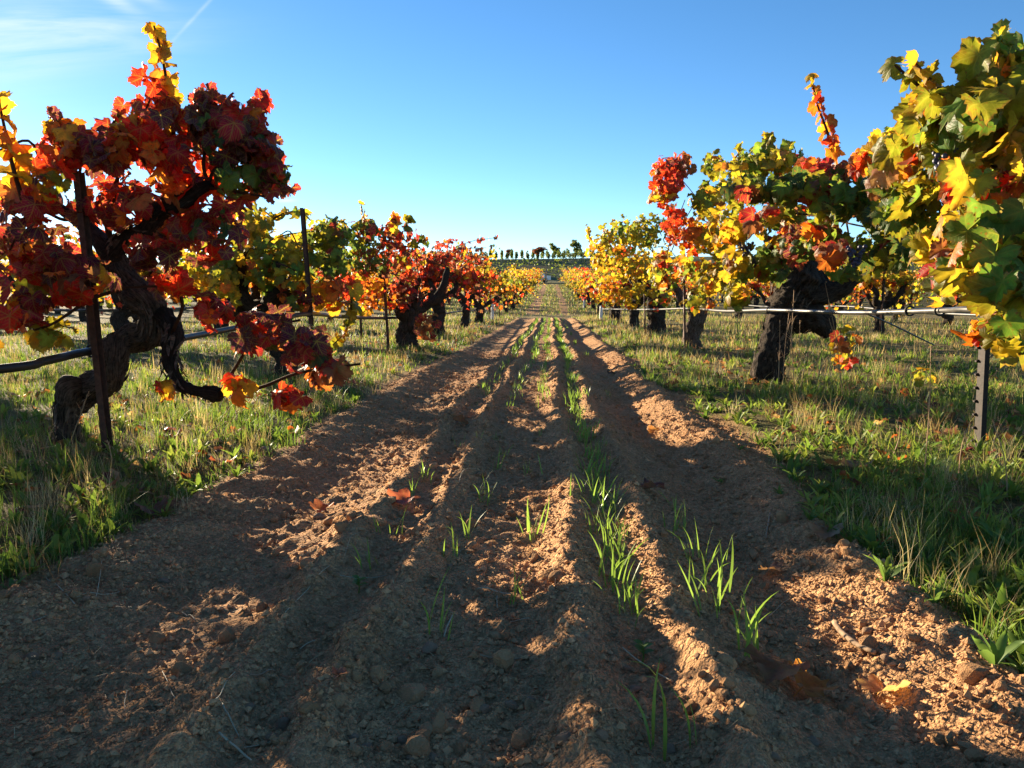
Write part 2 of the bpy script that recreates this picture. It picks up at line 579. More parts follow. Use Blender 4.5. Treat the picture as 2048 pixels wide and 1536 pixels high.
M_RUST = simple('rusty_steel', (0.045, 0.022, 0.015, 1), (0.11, 0.050, 0.030, 1), 45, 0.75, 0.3, 0.15)
M_HOSE = simple('dusty_poly_pipe', (0.035, 0.033, 0.032, 1), (0.10, 0.092, 0.082, 1), 14, 0.38, 0.5)
M_HOSEB = simple('black_poly_pipe', (0.012, 0.012, 0.013, 1), (0.035, 0.032, 0.030, 1), 14, 0.4, 0.5)
M_TIE = simple('black_tie', (0.02, 0.02, 0.022, 1), (0.05, 0.05, 0.05, 1), 40, 0.5)
M_WOOD = simple('pale_wood', (0.42, 0.31, 0.15, 1), (0.55, 0.42, 0.22, 1), 18, 0.8)
M_WHITE = simple('white_plastic', (0.62, 0.60, 0.55, 1), (0.78, 0.76, 0.70, 1), 20, 0.5)
M_STONE = simple('field_stone', (0.30, 0.175, 0.10, 1), (0.44, 0.28, 0.17, 1), 35, 0.9, 0.15, 0.0, 0.8)
M_GRAPE = simple('grape_skin', (0.012, 0.012, 0.035, 1), (0.05, 0.055, 0.11, 1), 25, 0.45, 0.4)
M_TWIG = simple('twig_bark', (0.22, 0.13, 0.07, 1), (0.36, 0.24, 0.14, 1), 60, 0.8)
M_CARW = simple('silver_car_paint', (0.55, 0.57, 0.60, 1), (0.60, 0.62, 0.65, 1), 3, 0.3, 0.5, 0.2, 0.0)
M_GLASS = simple('car_glass', (0.10, 0.16, 0.24, 1), (0.12, 0.18, 0.26, 1), 3, 0.08, 0.8, 0.0, 0.0)
M_TYRE = simple('tyre', (0.02, 0.02, 0.02, 1), (0.03, 0.03, 0.03, 1), 20, 0.8)
M_TIMBER = simple('timber', (0.30, 0.22, 0.14, 1), (0.42, 0.31, 0.20, 1), 12, 0.8)

# ------------------------------------------------------------------ ground sheet
xs = np.concatenate([-np.geomspace(900, 8.2, 26), np.linspace(-8, -1.5, 50), np.arange(-1.45, 1.12, 0.012), np.linspace(1.15, 8, 52), np.geomspace(8.2, 900, 26)])
ys = [-8, -5, -3, -1.5, -0.6, 0.0, 0.4, 0.7]
yv = 0.9
while yv < 32:
    ys.append(yv); yv += max(0.011, yv * 0.0076)
ys += list(np.linspace(33, 200, 90)) + list(np.geomspace(210, 2600, 24))
ys = np.array(ys)
X, Y = np.meshgrid(xs, ys)
Z = ground_z(X, Y)
nx, ny = len(xs), len(ys)
gi = np.arange(ny - 1)[:, None] * nx + np.arange(nx - 1)[None]
gf = np.stack([gi, gi + 1, gi + nx + 1, gi + nx], -1).reshape(-1, 4)
bm = bed_mask(X, Y)
pathm = smooth(Y, 27.6, 28.6) * (1 - smooth(Y, 31, 33)) * 0.85
far = smooth(Y, 95, 112)
gc = np.stack([bm, pathm, far, np.ones_like(bm)], -1).reshape(-1, 4)
ground = add('ground', mesh_data('ground', np.stack([X, Y, Z], -1).reshape(-1, 3), gf, col=gc, mats=[M_SOIL]), kind='structure')


def gza(x, y):
    """height of the ground sheet (read back from its own grid)"""
    x = np.asarray(x, float); y = np.asarray(y, float)
    i = np.clip(np.searchsorted(xs, x) - 1, 0, nx - 2); j = np.clip(np.searchsorted(ys, y) - 1, 0, ny - 2)
    a = (x - xs[i]) / (xs[i + 1] - xs[i]); b = (y - ys[j]) / (ys[j + 1] - ys[j])
    return (Z[j, i] * (1 - a) + Z[j, i + 1] * a) * (1 - b) + (Z[j + 1, i] * (1 - a) + Z[j + 1, i + 1] * a) * b


def gz(x, y):
    return float(gza(x, y))


# ------------------------------------------------------------------ grape leaves
def leaf_outline(seed, n, depth=1.0, teeth=0.07):
    r_ = np.random.default_rng(seed)
    ka = np.array([0, 10, 20, 28, 34, 44, 57, 68, 78, 86, 94, 104, 114, 126, 140, 155, 166])
    kr = np.array([1.0, .97, .88, .70, .78, .94, .98, .93, .82, .68, .74, .84, .87, .83, .74, .60, .40])
    mean = 0.78
    kr = np.where((ka < 140), mean + (kr - mean) * depth, kr)
    a = np.linspace(-166, 166, n)
    left = kr * (1 + r_.normal(0, .05, len(kr))); right = kr * (1 + r_.normal(0, .05, len(kr)))
    left[0] = right[0]
    rr = np.where(a < 0, np.interp(-a, ka, left), np.interp(a, ka, right))
    tooth = np.where(np.arange(n) % 2 == 0, 1, -1) * teeth * r_.uniform(.5, 1.3, n)
    rr = rr * (1 + tooth)
    a = np.radians(a + r_.uniform(-1.5, 1.5, n))
    return rr, a


def leaf_mesh_arrays(seed, n=31, curl=0.25, fold=0.2, wave=0.06, depth=1.0, petiole=True):
    r_ = np.random.default_rng(seed + 500)
    rr, a = leaf_outline(seed, n, depth)
    ni = (n + 1) // 2
    ia = a[::2]; ir = np.interp(np.arange(ni) * 2, np.arange(n), rr) * 0.55
    pts = [[0, 0]] + [[q * math.sin(b), q * math.cos(b)] for q, b in zip(ir, ia)] + [[q * math.sin(b), q * math.cos(b)] for q, b in zip(rr, a)]
    pts = np.array(pts)
    tris = []
    for i in range(ni - 1):
        tris.append([0, 1 + i + 1, 1 + i])
        o = 1 + ni + 2 * i
        tris += [[1 + i, o + 1, o], [1 + i, 1 + i + 1, o + 1], [1 + i + 1, o + 2, o + 1]]
    edge = np.concatenate([np.zeros(1 + ni), np.ones(n)])
    x, y = pts[:, 0], pts[:, 1]
    r = np.hypot(x, y)
    ang = np.arctan2(x, y)
    tw = r_.uniform(-.25, .25)
    z = -curl * r ** 2 * (0.6 + 0.6 * np.maximum(0, np.cos(ang))) + fold * np.abs(x) + tw * x * y
    z += wave * r * np.sin(ang * 5 + r_.uniform(0, 6)) + edge * r_.normal(0, wave * .5, len(r))
    z += 0.035 * np.cos(ang / R(57) * 2 * math.pi) * r      # ridged between the main veins
    v = np.stack([x * (1 - 0.15 * fold * np.abs(x)), y, z], -1)
    uv = np.stack([.5 + x * .5, .5 + y * .5], -1)
    f = np.array(tris)
    if petiole:
        L = r_.uniform(.6, .95); wdt = .022
        c = np.array([[0, 0, 0], [.03, -.35 * L, -.22 * L], [.05, -.7 * L, -.60 * L]])
        pv = np.concatenate([c + [wdt, 0, 0], c - [wdt, 0, 0]])
        k = len(v)
        f = np.vstack([f, k + np.array([[0, 1, 4], [0, 4, 3], [1, 2, 5], [1, 5, 4]])])
        v = np.vstack([v, pv]); uv = np.vstack([uv, np.full((6, 2), .5)]); edge = np.concatenate([edge, np.zeros(6)])
    return v, f, uv, edge


LEAVES = []
for i in range(16):
    q = i / 15
    LEAVES.append(leaf_mesh_arrays(i, 43, curl=[.20, .42, .65, 1.0][i % 4], fold=[.12, .40, -.20, .70][(i // 4) % 4], wave=.06 + .10 * ((i * 7) % 5) / 4, depth=[.35, .6, .8, 1.1][(i * 3) % 4]))
LEAF_ME = [mesh_data('leaf', v, f, uv, attrs={'edge': e}, mats=[M_LEAF]) for v, f, uv, e in LEAVES]
LOWLEAVES = [leaf_mesh_arrays(40 + i, 13, curl=[.3, .6, .2][i % 3], fold=[.3, -.2, .5][i % 3], wave=.07, depth=.75, petiole=False) for i in range(6)]

TONE = dict(
    crimson=((.22, .009, .022), .6), purple=((.080, .011, .032), .75), red=((.46, .014, .009), .42), orange=((.52, .13, .012), .5),
    gold=((.44, .27, .016), .3), yellow=((.35, .28, .018), .35), ygreen=((.16, .18, .014), .45), green=((.085, .165, .022), .3),
    dgreen=((.036, .085, .022), .3), brown=((.17, .075, .035), .25), tan=((.40, .26, .13), .15), rust=((.30, .085, .02), .4))
PAL = dict(
    darkred=dict(dgreen=.05, purple=.38, crimson=.38, red=.14, rust=.03, orange=.02),
    red=dict(purple=.10, crimson=.34, red=.44, orange=.12),
    redmix=dict(purple=.22, crimson=.28, red=.20, orange=.08, brown=.08, gold=.06, ygreen=.08),
    flame=dict(red=.12, rust=.14, orange=.28, gold=.30, yellow=.16),
    yellow=dict(ygreen=.32, yellow=.40, gold=.24, orange=.04),
    ygreen=dict(green=.24, ygreen=.46, yellow=.18, gold=.09, rust=.03),
    green=dict(green=.36, dgreen=.34, ygreen=.20, brown=.05, crimson=.05),
    rgreen=dict(ygreen=.12, green=.24, dgreen=.22, purple=.14, crimson=.18, rust=.08, orange=.02),
    mixed=dict(green=.18, ygreen=.32, yellow=.12, gold=.12, tan=.05, orange=.08, brown=.06, red=.05, crimson=.04),
    litter=dict(brown=.5, tan=.25, rust=.15, purple=.10),
    brownred=dict(brown=.35, crimson=.25, rust=.25, purple=.15))


def tones(pal, n, r_, pos=None):
    """leaf tones; neighbours turn colour together when positions are given"""
    ks = list(PAL[pal]); p = np.array([PAL[pal][k] for k in ks]); p /= p.sum()
    if pos is None:
        idx = r_.choice(len(ks), n, p=p)
    else:
        u_ = fbm(pos[:, 0] * 5, pos[:, 1] * 5, pos[:, 2] * 5, octaves=2, seed=41) + r_.normal(0, .16, n)
        rank = (np.argsort(np.argsort(u_)) + .5) / n
        idx = np.searchsorted(np.cumsum(p), rank).clip(0, len(ks) - 1)
    rgb = np.array([TONE[k][0] for k in ks])[idx] * r_.uniform(.75, 1.25, (n, 1)) * r_.uniform(.9, 1.1, (n, 3))
    al = np.array([TONE[k][1] for k in ks])[idx] * r_.uniform(.7, 1.2, n)
    return np.concatenate([np.clip(rgb, .003, .75), np.clip(al, 0, 1)[:, None]], 1)


def unit(v):
    return v / (np.linalg.norm(v, axis=-1, keepdims=True) + 1e-9)


def orient(outward, r_, hang=0.75, face=0.9):
    """leaf frames: blades hang from their stalks and turn outward"""
    n = len(outward)
    N = unit(outward * face + np.array([0, 0, .35]) + r_.normal(0, .55, (n, 3)))
    T = np.array([0, 0, -1.0]) * hang + outward * .35 + r_.normal(0, .45, (n, 3))
    T = unit(T - N * np.sum(T * N, 1, keepdims=True))
    Xa = np.cross(T, N)
    return np.stack([Xa, T, N], -1)          # columns


class Crown:
    def __init__(self, seed, dens=1.0, ls=1.0):
        self.r = np.random.default_rng(seed); self.dens, self.ls = dens, ls
        self.pos, self.rot, self.sc, self.col = [], [], [], []

    def put(self, pos, rot, sc, col):
        self.pos.append(pos); self.rot.append(rot); self.sc.append(sc); self.col.append(col)

    def blob(self, px, py, rx, ry, Yc, dY, n, pal, size=.078):
        r_ = self.r
        n = int(n * self.dens); size = size * self.ls
        d = unit(r_.normal(size=(n, 3))) * (r_.uniform(.12, 1, (n, 1)) ** .5)
        pos = np.array([P(px + rx * a, py - ry * b, Yc + dY * c) for a, b, c in d])
        outw = unit(d * [1, 1, 1])[:, [0, 2, 1]]
        self.put(pos, orient(outw, r_), size * r_.uniform(.55, 1.2, n), tones(pal, n, r_, pos))

    def shoot(self, pxs, Yc, n, pal, size=.07, dY=.05, spread=1.0):
        """leaves set alternately along a cane given by pixels"""
        r_ = self.r
        c = np.array([P(a, b, Yc + (k * dY)) for k, (a, b) in enumerate(pxs)])
        pts = catmull(c, n) if len(c) > 2 else np.linspace(c[0], c[-1], n)
        side = unit(np.stack([np.where(np.arange(n) % 2 == 0, 1, -1) * r_.uniform(.4, 1, n), r_.normal(0, .7, n), r_.uniform(-.2, .5, n)], -1))
        sz = size * np.linspace(1.0, .62, n) * r_.uniform(.8, 1.15, n)
        self.put(pts + side * (.032 * spread * np.linspace(1, .25, n))[:, None], orient(side, r_, .5), sz, tones(pal, n, r_))
        return c

    def cane(self, c, n, pal, size=.075, spread=.07):
        r_ = self.r
        pts = catmull(c, n)
        th = np.arange(n) * 2.4 + r_.uniform(0, 6)
        side = unit(np.stack([np.cos(th), np.sin(th), r_.uniform(-.3, .4, n)], -1))
        self.put(pts + side * spread * r_.uniform(.6, 1.6, (n, 1)), orient(side, r_), size * r_.uniform(.7, 1.2, n) * np.linspace(1.05, .75, n), tones(pal, n, r_, pts))

    def arrays(self):
        return np.concatenate(self.pos), np.concatenate(self.rot), np.concatenate(self.sc), np.concatenate(self.col)


def foliage_mesh(pos, rot, sc, col, protos, seed=0):
    r_ = np.random.default_rng(seed + 99)
    bag = Bag()
    idx = r_.integers(0, len(protos), len(pos))
    for k, (v, f, uv, e) in enumerate(protos):
        s = np.nonzero(idx == k)[0]
        if len(s) == 0: continue
        V = np.einsum('nij,vj->nvi', rot[s] * sc[s][:, None, None], v) + pos[s][:, None, :]
        nv = len(v)
        Fc = (f[None] + (np.arange(len(s)) * nv)[:, None, None]).reshape(-1, 3)
        bag.add(V.reshape(-1, 3), Fc, np.repeat(col[s], nv, 0), np.tile(uv, (len(s), 1)), np.tile(e, len(s)))
    return bag.mesh('foliage', [M_LEAFS])


def dress(vine, base, crown, n_obj, low=False, seed=0):
    """leaves of one vine: the n_obj that show largest are parts, the rest one joined part"""
    pos, rot, sc, col = crown.arrays()
    base = np.asarray(base)
    rel = pos - CAM
    dist = np.linalg.norm(rel, axis=1)
    facing = np.abs(np.einsum('ni,ni->n', rot[:, :, 2], rel / dist[:, None]))
    toward = np.einsum('ni,i->n', pos - pos.mean(0), -unit((pos.mean(0) - CAM)))
    show = sc / dist * (.35 + facing) * (1 + .8 * toward)
    order = np.argsort(-show)
    top, rest = order[:n_obj], order[n_obj:]
    r_ = np.random.default_rng(seed + 1)
    for i in top:
        o = bpy.data.objects.new('leaf', LEAF_ME[int(r_.integers(0, len(LEAF_ME)))])
        COL.objects.link(o)
        o.parent = vine
        m = Matrix.Identity(4)
        for a in range(3):
            for b in range(3):
                m[a][b] = rot[i][a, b] * sc[i]
            m[a][3] = pos[i][a] - base[a]
        o.matrix_basis = m
        o.color = col[i]
    if len(rest):
        me = foliage_mesh(pos[rest] - base, rot[rest], sc[rest], col[rest], LOWLEAVES if low else LEAVES, seed)
        add('foliage', me, vine, kind='stuff')


def bark_disp(seed, amp=.28):
    def f(a, s, p):
        tw = a + s * 3.0 + .6 * np.sin(s * 9)
        ridg = 1 - np.abs(fbm(np.cos(tw) * 3.6, np.sin(tw) * 3.6, s * 5.5, seed=seed, octaves=3)) * 2.6
        lump = fbm(p[..., 0] * 9, p[..., 1] * 9, p[..., 2] * 9, seed=seed + 5, octaves=3)
        return 1 + amp * (.55 * ridg - .2) + amp * 1.25 * lump
    return f


def wood(vine, base, name, pts, rad, n=40, seg=20, seed=0, mat=None, amp=.28):
    v, f, uv = tube(np.asarray(pts) - np.asarray(base), rad, n, seg, bark_disp(seed, amp))
    return add(name, mesh_data(name, v, f, uv, mats=[mat or M_BARK]), vine)


def loose_bark(vine, base, pts, rad, n, seed):
    """shreds of bark lifting off a trunk or arm"""
    r_ = np.random.default_rng(seed)
    c = catmull(np.asarray(pts) - np.asarray(base), 60); rr = np.interp(np.linspace(0, 1, 60), np.linspace(0, 1, len(rad)), rad)
    T = unit(np.gradient(c, axis=0))
    bag = Bag()
    for k in range(n):
        i0 = int(r_.integers(0, 48)); m = int(r_.integers(5, 12)); i1 = min(59, i0 + m); idx = np.linspace(i0, i1, 6).astype(int)
        ref = unit(np.cross(T[i0], [.3, .9, .2])); b2 = np.cross(T[i0], ref); a = r_.uniform(0, 6.28)
        o_ = ref * math.cos(a) + b2 * math.sin(a); sd = np.cross(T[i0], o_)
        lift = rr[idx] * (1.06 + .10 * r_.random()) + np.linspace(0, 1, 6) ** 2 * r_.uniform(0, .03) * r_.choice([0, 1, 1])
        w_ = r_.uniform(.003, .010) * np.array([.3, .9, 1, .9, .7, .15])
        q = c[idx] + o_ * lift[:, None] + sd * (np.linspace(-1, 1, 6) * r_.normal(0, .012))[:, None]
        v = np.concatenate([q + sd * w_[:, None], q - sd * w_[:, None]])
        i = np.arange(5); f = np.concatenate([np.stack([i, i + 1, i + 7], -1), np.stack([i, i + 7, i + 6], -1)])
        uv = np.stack([np.full(12, r_.random()), np.tile(np.linspace(0, .1, 6), 2) + r_.random()], -1)
        bag.add(v, f, None, uv)
    add('loose_bark', bag.mesh('loose_bark', [M_BARKG]), vine, kind='stuff')


def cane_part(vine, base, pts, r0=.0085, r1=.004, n=14, seg=6):
    v, f, uv = tube(np.asarray(pts) - np.asarray(base), [r0, r1], n, seg)
    return add('cane', mesh_data('cane', v, f, uv, mats=[M_CANE]), vine)


GRP_L = 'old vines of the row left of the track'
GRP_R = 'old vines of the row right of the track'


def vine_root(x, y, label, group, cat='grapevine'):
    z = gz(x, y) - .015
    return add('grapevine', None, None, (x, y, z), label, cat, group), np.array([x, y, z])


def grapes(vine, base, p, n, seed, rad=.0095):
    """a bunch: its stem is the part, each berry a piece of it"""
    r_ = np.random.default_rng(seed)
    p = np.asarray(p)
    v, f, uv = tube(np.array([p + [0, 0, .06], p + [.004, 0, .02], p + [0, 0, -.04]]) - base, [.003, .0025, .002], 8, 5)
    st = add('grape_cluster', mesh_data('grape_cluster', v, f, uv, mats=[M_CANE]), vine)
    for i in range(n):
        t = i / n
        w_ = (.030 * (1 - t) + .010)
        a = i * 2.399
        q = p + [w_ * math.cos(a), w_ * math.sin(a), .015 - .085 * t] + r_.normal(0, .003, 3)
        o = add('grape', GRAPE_ME, st, q - base)
        s = r_.uniform(.85, 1.15)
        o.scale = (s, s, s * 1.04)


import bmesh
_b = bmesh.new(); bmesh.ops.create_icosphere(_b, subdivisions=2, radius=.0098)
GRAPE_ME = bpy.data.meshes.new('grape'); _b.to_mesh(GRAPE_ME); _b.free()
GRAPE_ME.materials.append(M_GRAPE)
GRAPE_ME.polygons.foreach_set('use_smooth', np.ones(len(GRAPE_ME.polygons), bool))


def rand_canes(crown, vine, base, roots, targets, pal=None):
    for k, t in enumerate(targets):
        r_ = crown.r
        a = np.asarray(roots[k % len(roots)]); t = np.asarray(t)
        mid = (a + t) / 2 + r_.normal(0, .06, 3) + [0, 0, .08]
        q1 = a * .7 + mid * .3 + r_.normal(0, .02, 3)
        cane_part(vine, base, [a, q1, mid, t])


# ---- left row, first vine: twisted trunk, crimson crown
x0, y0 = -1.98, 3.18
L1, bL1 = vine_root(x0, y0, 'nearest vine left of the track, crimson leaves over a twisted grey trunk', GRP_L)
YL = 3.18
tp = [P(138, 930, YL), P(133, 870, YL - .02), P(137, 815, YL), P(170, 785, YL + .05), P(222, 757, YL - .03), P(230, 712, YL - .06), P(236, 683, YL - .02), P(272, 676, YL + .04), P(303, 660, YL), P(302, 615, YL - .03), P(268, 585, YL), P(238, 545, YL + .03), P(222, 500, YL)]
wood(L1, bL1, 'trunk', tp, [.064, .047, .050, .054, .048, .045, .045, .047, .052, .048, .046, .042, .038], 240, 44, 3, M_BARKG, .72)
loose_bark(L1, bL1, tp, [.062, .048, .051, .056, .05, .046, .046, .049, .054, .05, .046, .042, .038], 170, 5)
wood(L1, bL1, 'trunk_knot', [P(133, 800, YL - .04), P(141, 775, YL - .05), P(165, 768, YL - .03)], [.045, .055, .03], 24, 16, 9, M_BARKG, .35)
wood(L1, bL1, 'arm', [P(222, 505, YL), P(253, 475, YL - .05), P(297, 458, YL - .12), P(321, 424, YL - .16), P(362, 403, YL - .2), P(422, 368, YL - .22)], [.042, .033, .028, .031, .029, .024], 100, 22, 5, M_BARK, .65)
loose_bark(L1, bL1, [P(222, 505, YL), P(253, 475, YL - .05), P(297, 458, YL - .12), P(321, 424, YL - .16), P(362, 403, YL - .2), P(422, 368, YL - .22)], [.044, .036, .030, .034, .031, .026], 60, 16)
wood(L1, bL1, 'arm', [P(300, 620, YL), P(335, 640, YL - .08), P(347, 668, YL - .12), P(339, 706, YL - .14), P(344, 742, YL - .16), P(363, 774, YL - .18), P(400, 785, YL - .2), P(440, 791, YL - .22)], [.034, .036, .038, .033, .028, .027, .025, .022], 110, 22, 6, M_BARK, .75)
loose_bark(L1, bL1, [P(335, 640, YL - .08), P(347, 668, YL - .12), P(339, 706, YL - .14), P(344, 742, YL - .16), P(363, 774, YL - .18), P(400, 785, YL - .2)], [.04, .042, .037, .032, .03, .028], 60, 15)
wood(L1, bL1, 'arm', [P(225, 510, YL), P(190, 470, YL + .1), P(140, 430, YL + .15), P(90, 400, YL + .1)], [.042, .034, .028, .02], 40, 14, 7, M_BARK, .3)
cr = Crown(11, 1.4, .67)
B = cr.blob
cs = cr.shoot([(352, 300), (338, 200), (326, 120), (308, 52)], 2.95, 17, 'flame', .078)
cane_part(L1, bL1, cs)
cs = cr.shoot([(45, 400), (25, 330), (10, 260), (-5, 190)], 2.75, 12, 'flame', .085)
cane_part(L1, bL1, cs)
B(300, 250, 62, 105, 2.95, .16, 44, 'red')
B(350, 330, 60, 70, 2.95, .2, 36, 'red')
for q_ in ([(470, 260), (515, 215), (528, 195)], [(480, 280), (535, 285), (556, 310)], [(500, 340), (550, 362), (578, 375)], [(420, 240), (405, 200), (412, 182)], [(150, 300), (118, 250), (105, 228)], [(250, 300), (225, 255), (240, 230)]):
    cane_part(L1, bL1, cr.shoot(q_, 2.9, 7, 'darkred', .066))
B(455, 262, 80, 74, 2.95, .24, 62, 'darkred')
B(425, 222, 62, 36, 2.95, .15, 22, 'darkred')
B(505, 285, 52, 52, 2.9, .18, 26, 'darkred')
B(430, 410, 80, 46, 3.0, .2, 26, 'darkred')
B(545, 350, 36, 36, 2.85, .12, 10, 'rgreen')
B(528, 300, 26, 34, 2.9, .1, 9, 'redmix')
B(552, 375, 26, 26, 2.85, .1, 7, 'darkred')
B(470, 350, 70, 50, 2.95, .2, 34, 'rgreen')
B(175, 300, 105, 52, 3.0, .25, 62, 'darkred')
B(120, 262, 40, 26, 2.95, .12, 10, 'flame')
B(235, 290, 35, 45, 2.85, .15, 14, 'flame')
B(70, 390, 80, 60, 3.0, .3, 44, 'redmix')
B(250, 405, 120, 55, 3.05, .3, 60, 'darkred')
B(60, 490, 75, 55, 2.95, .3, 38, 'redmix')
B(400, 470, 95, 58, 2.95, .25, 52, 'darkred')
B(300, 500, 60, 40, 2.85, .15, 16, 'darkred')
B(130, 560, 105, 55, 2.85, .2, 38, 'redmix')
B(50, 620, 50, 45, 2.8, .15, 14, 'redmix')
B(110, 670, 40, 22, 2.85, .12, 8, 'yellow')
B(340, 560, 40, 40, 2.9, .15, 14, 'red')
B(425, 615, 38, 34, 2.75, .12, 12, 'red')
B(530, 660, 62, 48, 2.7, .18, 28, 'darkred')
B(610, 690, 62, 48, 2.65, .18, 24, 'darkred')
B(660, 740, 45, 34, 2.65, .12, 11, 'brownred')
B(575, 795, 34, 26, 2.6, .08, 7, 'red')
B(470, 772, 34, 20, 2.75, .08, 6, 'flame')
B(328, 776, 14, 18, 2.85, .05, 4, 'flame')
B(-110, 500, 100, 130, 2.65, .3, 60, 'redmix'); B(-100, 680, 80, 60, 2.6, .25, 26, 'redmix')  # leaves out of view, added to block sun from the near left soil
roots = [P(420, 370, 2.97), P(320, 425, 3.02), P(230, 495, 3.17), P(95, 402, 3.28), P(150, 435, 3.3)]
rand_canes(cr, L1, bL1, roots, [P(470, 215, 2.95), P(350, 290, 2.95), P(240, 260, 2.9), P(60, 350, 2.85), P(160, 270, 3), P(540, 300, 2.9), P(540, 395, 2.85), P(300, 200, 2.95), P(0, 300, 2.9), P(20, 500, 2.9)])
for q in ([P(438, 790, 2.96), P(480, 720, 2.85), P(520, 660, 2.75), P(600, 640, 2.7)], [P(438, 792, 2.96), P(520, 775, 2.8), P(600, 745, 2.7), P(720, 728, 2.6)], [P(345, 665, 3.05), P(365, 610, 2.95), P(340, 575, 2.9), P(250, 575, 2.85)], [P(250, 575, 2.98), P(180, 600, 2.85), P(110, 645, 2.8), P(70, 660, 2.8)]):
    cane_part(L1, bL1, q)
dress(L1, bL1, cr, 300, seed=1)


def old_trunk(vine, base, seed, lean=(0, 0), h=.72, r0=.10, head=.15, narms=4, mat=None, armlen=.45, rz0=None):
    """short thick head-trained trunk with stubby arms; returns arm ends"""
    r_ = np.random.default_rng(seed)
    b = np.asarray(base)
    l = np.array([lean[0], lean[1], 0])
    pts = [b + [0, 0, -.05], b + l * .2 + [*r_.normal(0, .03, 2), h * .3], b + l * .6 + [*r_.normal(0, .04, 2), h * .65], b + l + [0, 0, h]]
    wood(vine, base, 'trunk', pts, [r0 * 1.25, r0, r0 * 1.08, head], 64, 24, seed, mat, .36)
    ends = []
    a0 = r_.uniform(0, 6.28) if rz0 is None else rz0
    top = pts[-1]
    for k in range(narms):
        a = a0 + k * 6.283 / narms + r_.normal(0, .25)
        dv = np.array([math.cos(a), math.sin(a), 0])
        L = armlen * r_.uniform(.7, 1.2)
        q = [top - dv * .02 - [0, 0, .06], top + dv * L * .35 + [0, 0, .0 + r_.uniform(-.05, .06)], top + dv * L * .7 + [*r_.normal(0, .05, 2), L * .35], top + dv * L * .85 + [*r_.normal(0, .05, 2), L * .8]]
        wood(vine, base, 'arm', q, [head * .62, .055, .045, .028], 36, 14, seed + 10 + k, mat, .38)
        ends.append(q[-1])
    return ends


# ---- left row, second vine (gold), third (green and red)
L2, bL2 = vine_root(-2.12, 6.0, 'second vine left of the track, golden leaves behind the tall rusty stake', GRP_L)
e = old_trunk(L2, bL2, 21, (-.1, 0), .62, .085, .12, 4)
wood(L2, bL2, 'arm', [P(470, 640, 6.0), P(482, 560, 5.95), P(478, 520, 5.9), P(500, 478, 5.9)], [.06, .05, .042, .03], 30, 12, 24, None, .35)
cr = Crown(22, 1.7, .76); B = cr.blob
B(500, 445, 55, 38, 5.9, .4, 40, 'yellow'); B(500, 520, 75, 50, 5.9, .4, 62, 'ygreen'); B(570, 500, 55, 45, 6.0, .4, 44, 'yellow')
B(440, 570, 55, 60, 5.8, .4, 44, 'yellow'); B(560, 560, 70, 45, 5.9, .4, 56, 'mixed'); B(660, 470, 50, 34, 6.1, .4, 40, 'green')
B(650, 530, 50, 45, 6.1, .4, 44, 'green'); B(655, 590, 50, 35, 6.0, .3, 34, 'flame'); B(600, 600, 35, 30, 5.8, .3, 18, 'rgreen'); B(395, 520, 50, 70, 6.1, .4, 40, 'ygreen')
cs = cr.shoot([(540, 440), (575, 425), (603, 425), (620, 440)], 5.9, 9, 'ygreen', .08)
cane_part(L2, bL2, cs)
cs = cr.shoot([(705, 585), (700, 630), (690, 665), (665, 690)], 5.8, 14, 'yellow', .085)
cane_part(L2, bL2, cs)
rand_canes(cr, L2, bL2, e, [P(500, 430, 5.9), P(440, 500, 5.9), P(560, 470, 6), P(650, 460, 6.1), P(690, 560, 6), P(600, 540, 5.8)])
dress(L2, bL2, cr, 300, seed=2)

L3, bL3 = vine_root(-1.87, 9.9, 'third vine left of the track, black forked trunk under green and crimson leaves', GRP_L)
e = old_trunk(L3, bL3, 31, (.03, 0), .55, .125, .17, 5, armlen=.55)
cr = Crown(32, 1.7, .76); B = cr.blob
B(650, 460, 45, 28, 9.0, .5, 34, 'ygreen'); B(690, 490, 65, 55, 9.2, .5, 84, 'green'); B(735, 460, 30, 34, 9.0, .4, 34, 'rgreen')
B(785, 470, 38, 40, 9.2, .4, 44, 'darkred'); B(740, 520, 45, 40, 9.0, .4, 44, 'rgreen'); B(730, 570, 40, 40, 9.0, .4, 38, 'flame')
B(690, 560, 30, 35, 8.6, .3, 20, 'red'); B(800, 520, 50, 45, 9.4, .4, 44, 'redmix'); B(820, 580, 45, 35, 9.5, .4, 34, 'redmix'); B(850, 650, 28, 32, 9.0, .2, 16, 'brownred')
B(720, 620, 28, 26, 9.0, .2, 14, 'yellow'); B(790, 590, 50, 36, 9.6, .4, 40, 'redmix'); B(745, 600, 36, 30, 9.4, .3, 26, 'flame')
for q, pl in (([(724, 455), (727, 435), (722, 410)], 'yellow'), ([(790, 450), (790, 432)], 'flame'), ([(812, 455), (818, 436), (824, 440)], 'ygreen'), ([(830, 490), (845, 478), (852, 488)], 'ygreen')):
    cs = cr.shoot(q, 9.0, 7, pl, .085); cane_part(L3, bL3, cs)
rand_canes(cr, L3, bL3, e, [P(690, 450, 9.1), P(780, 450, 9.2), P(740, 470, 9), P(640, 500, 9.1), P(830, 500, 9.4)])
dress(L3, bL3, cr, 300, seed=3)

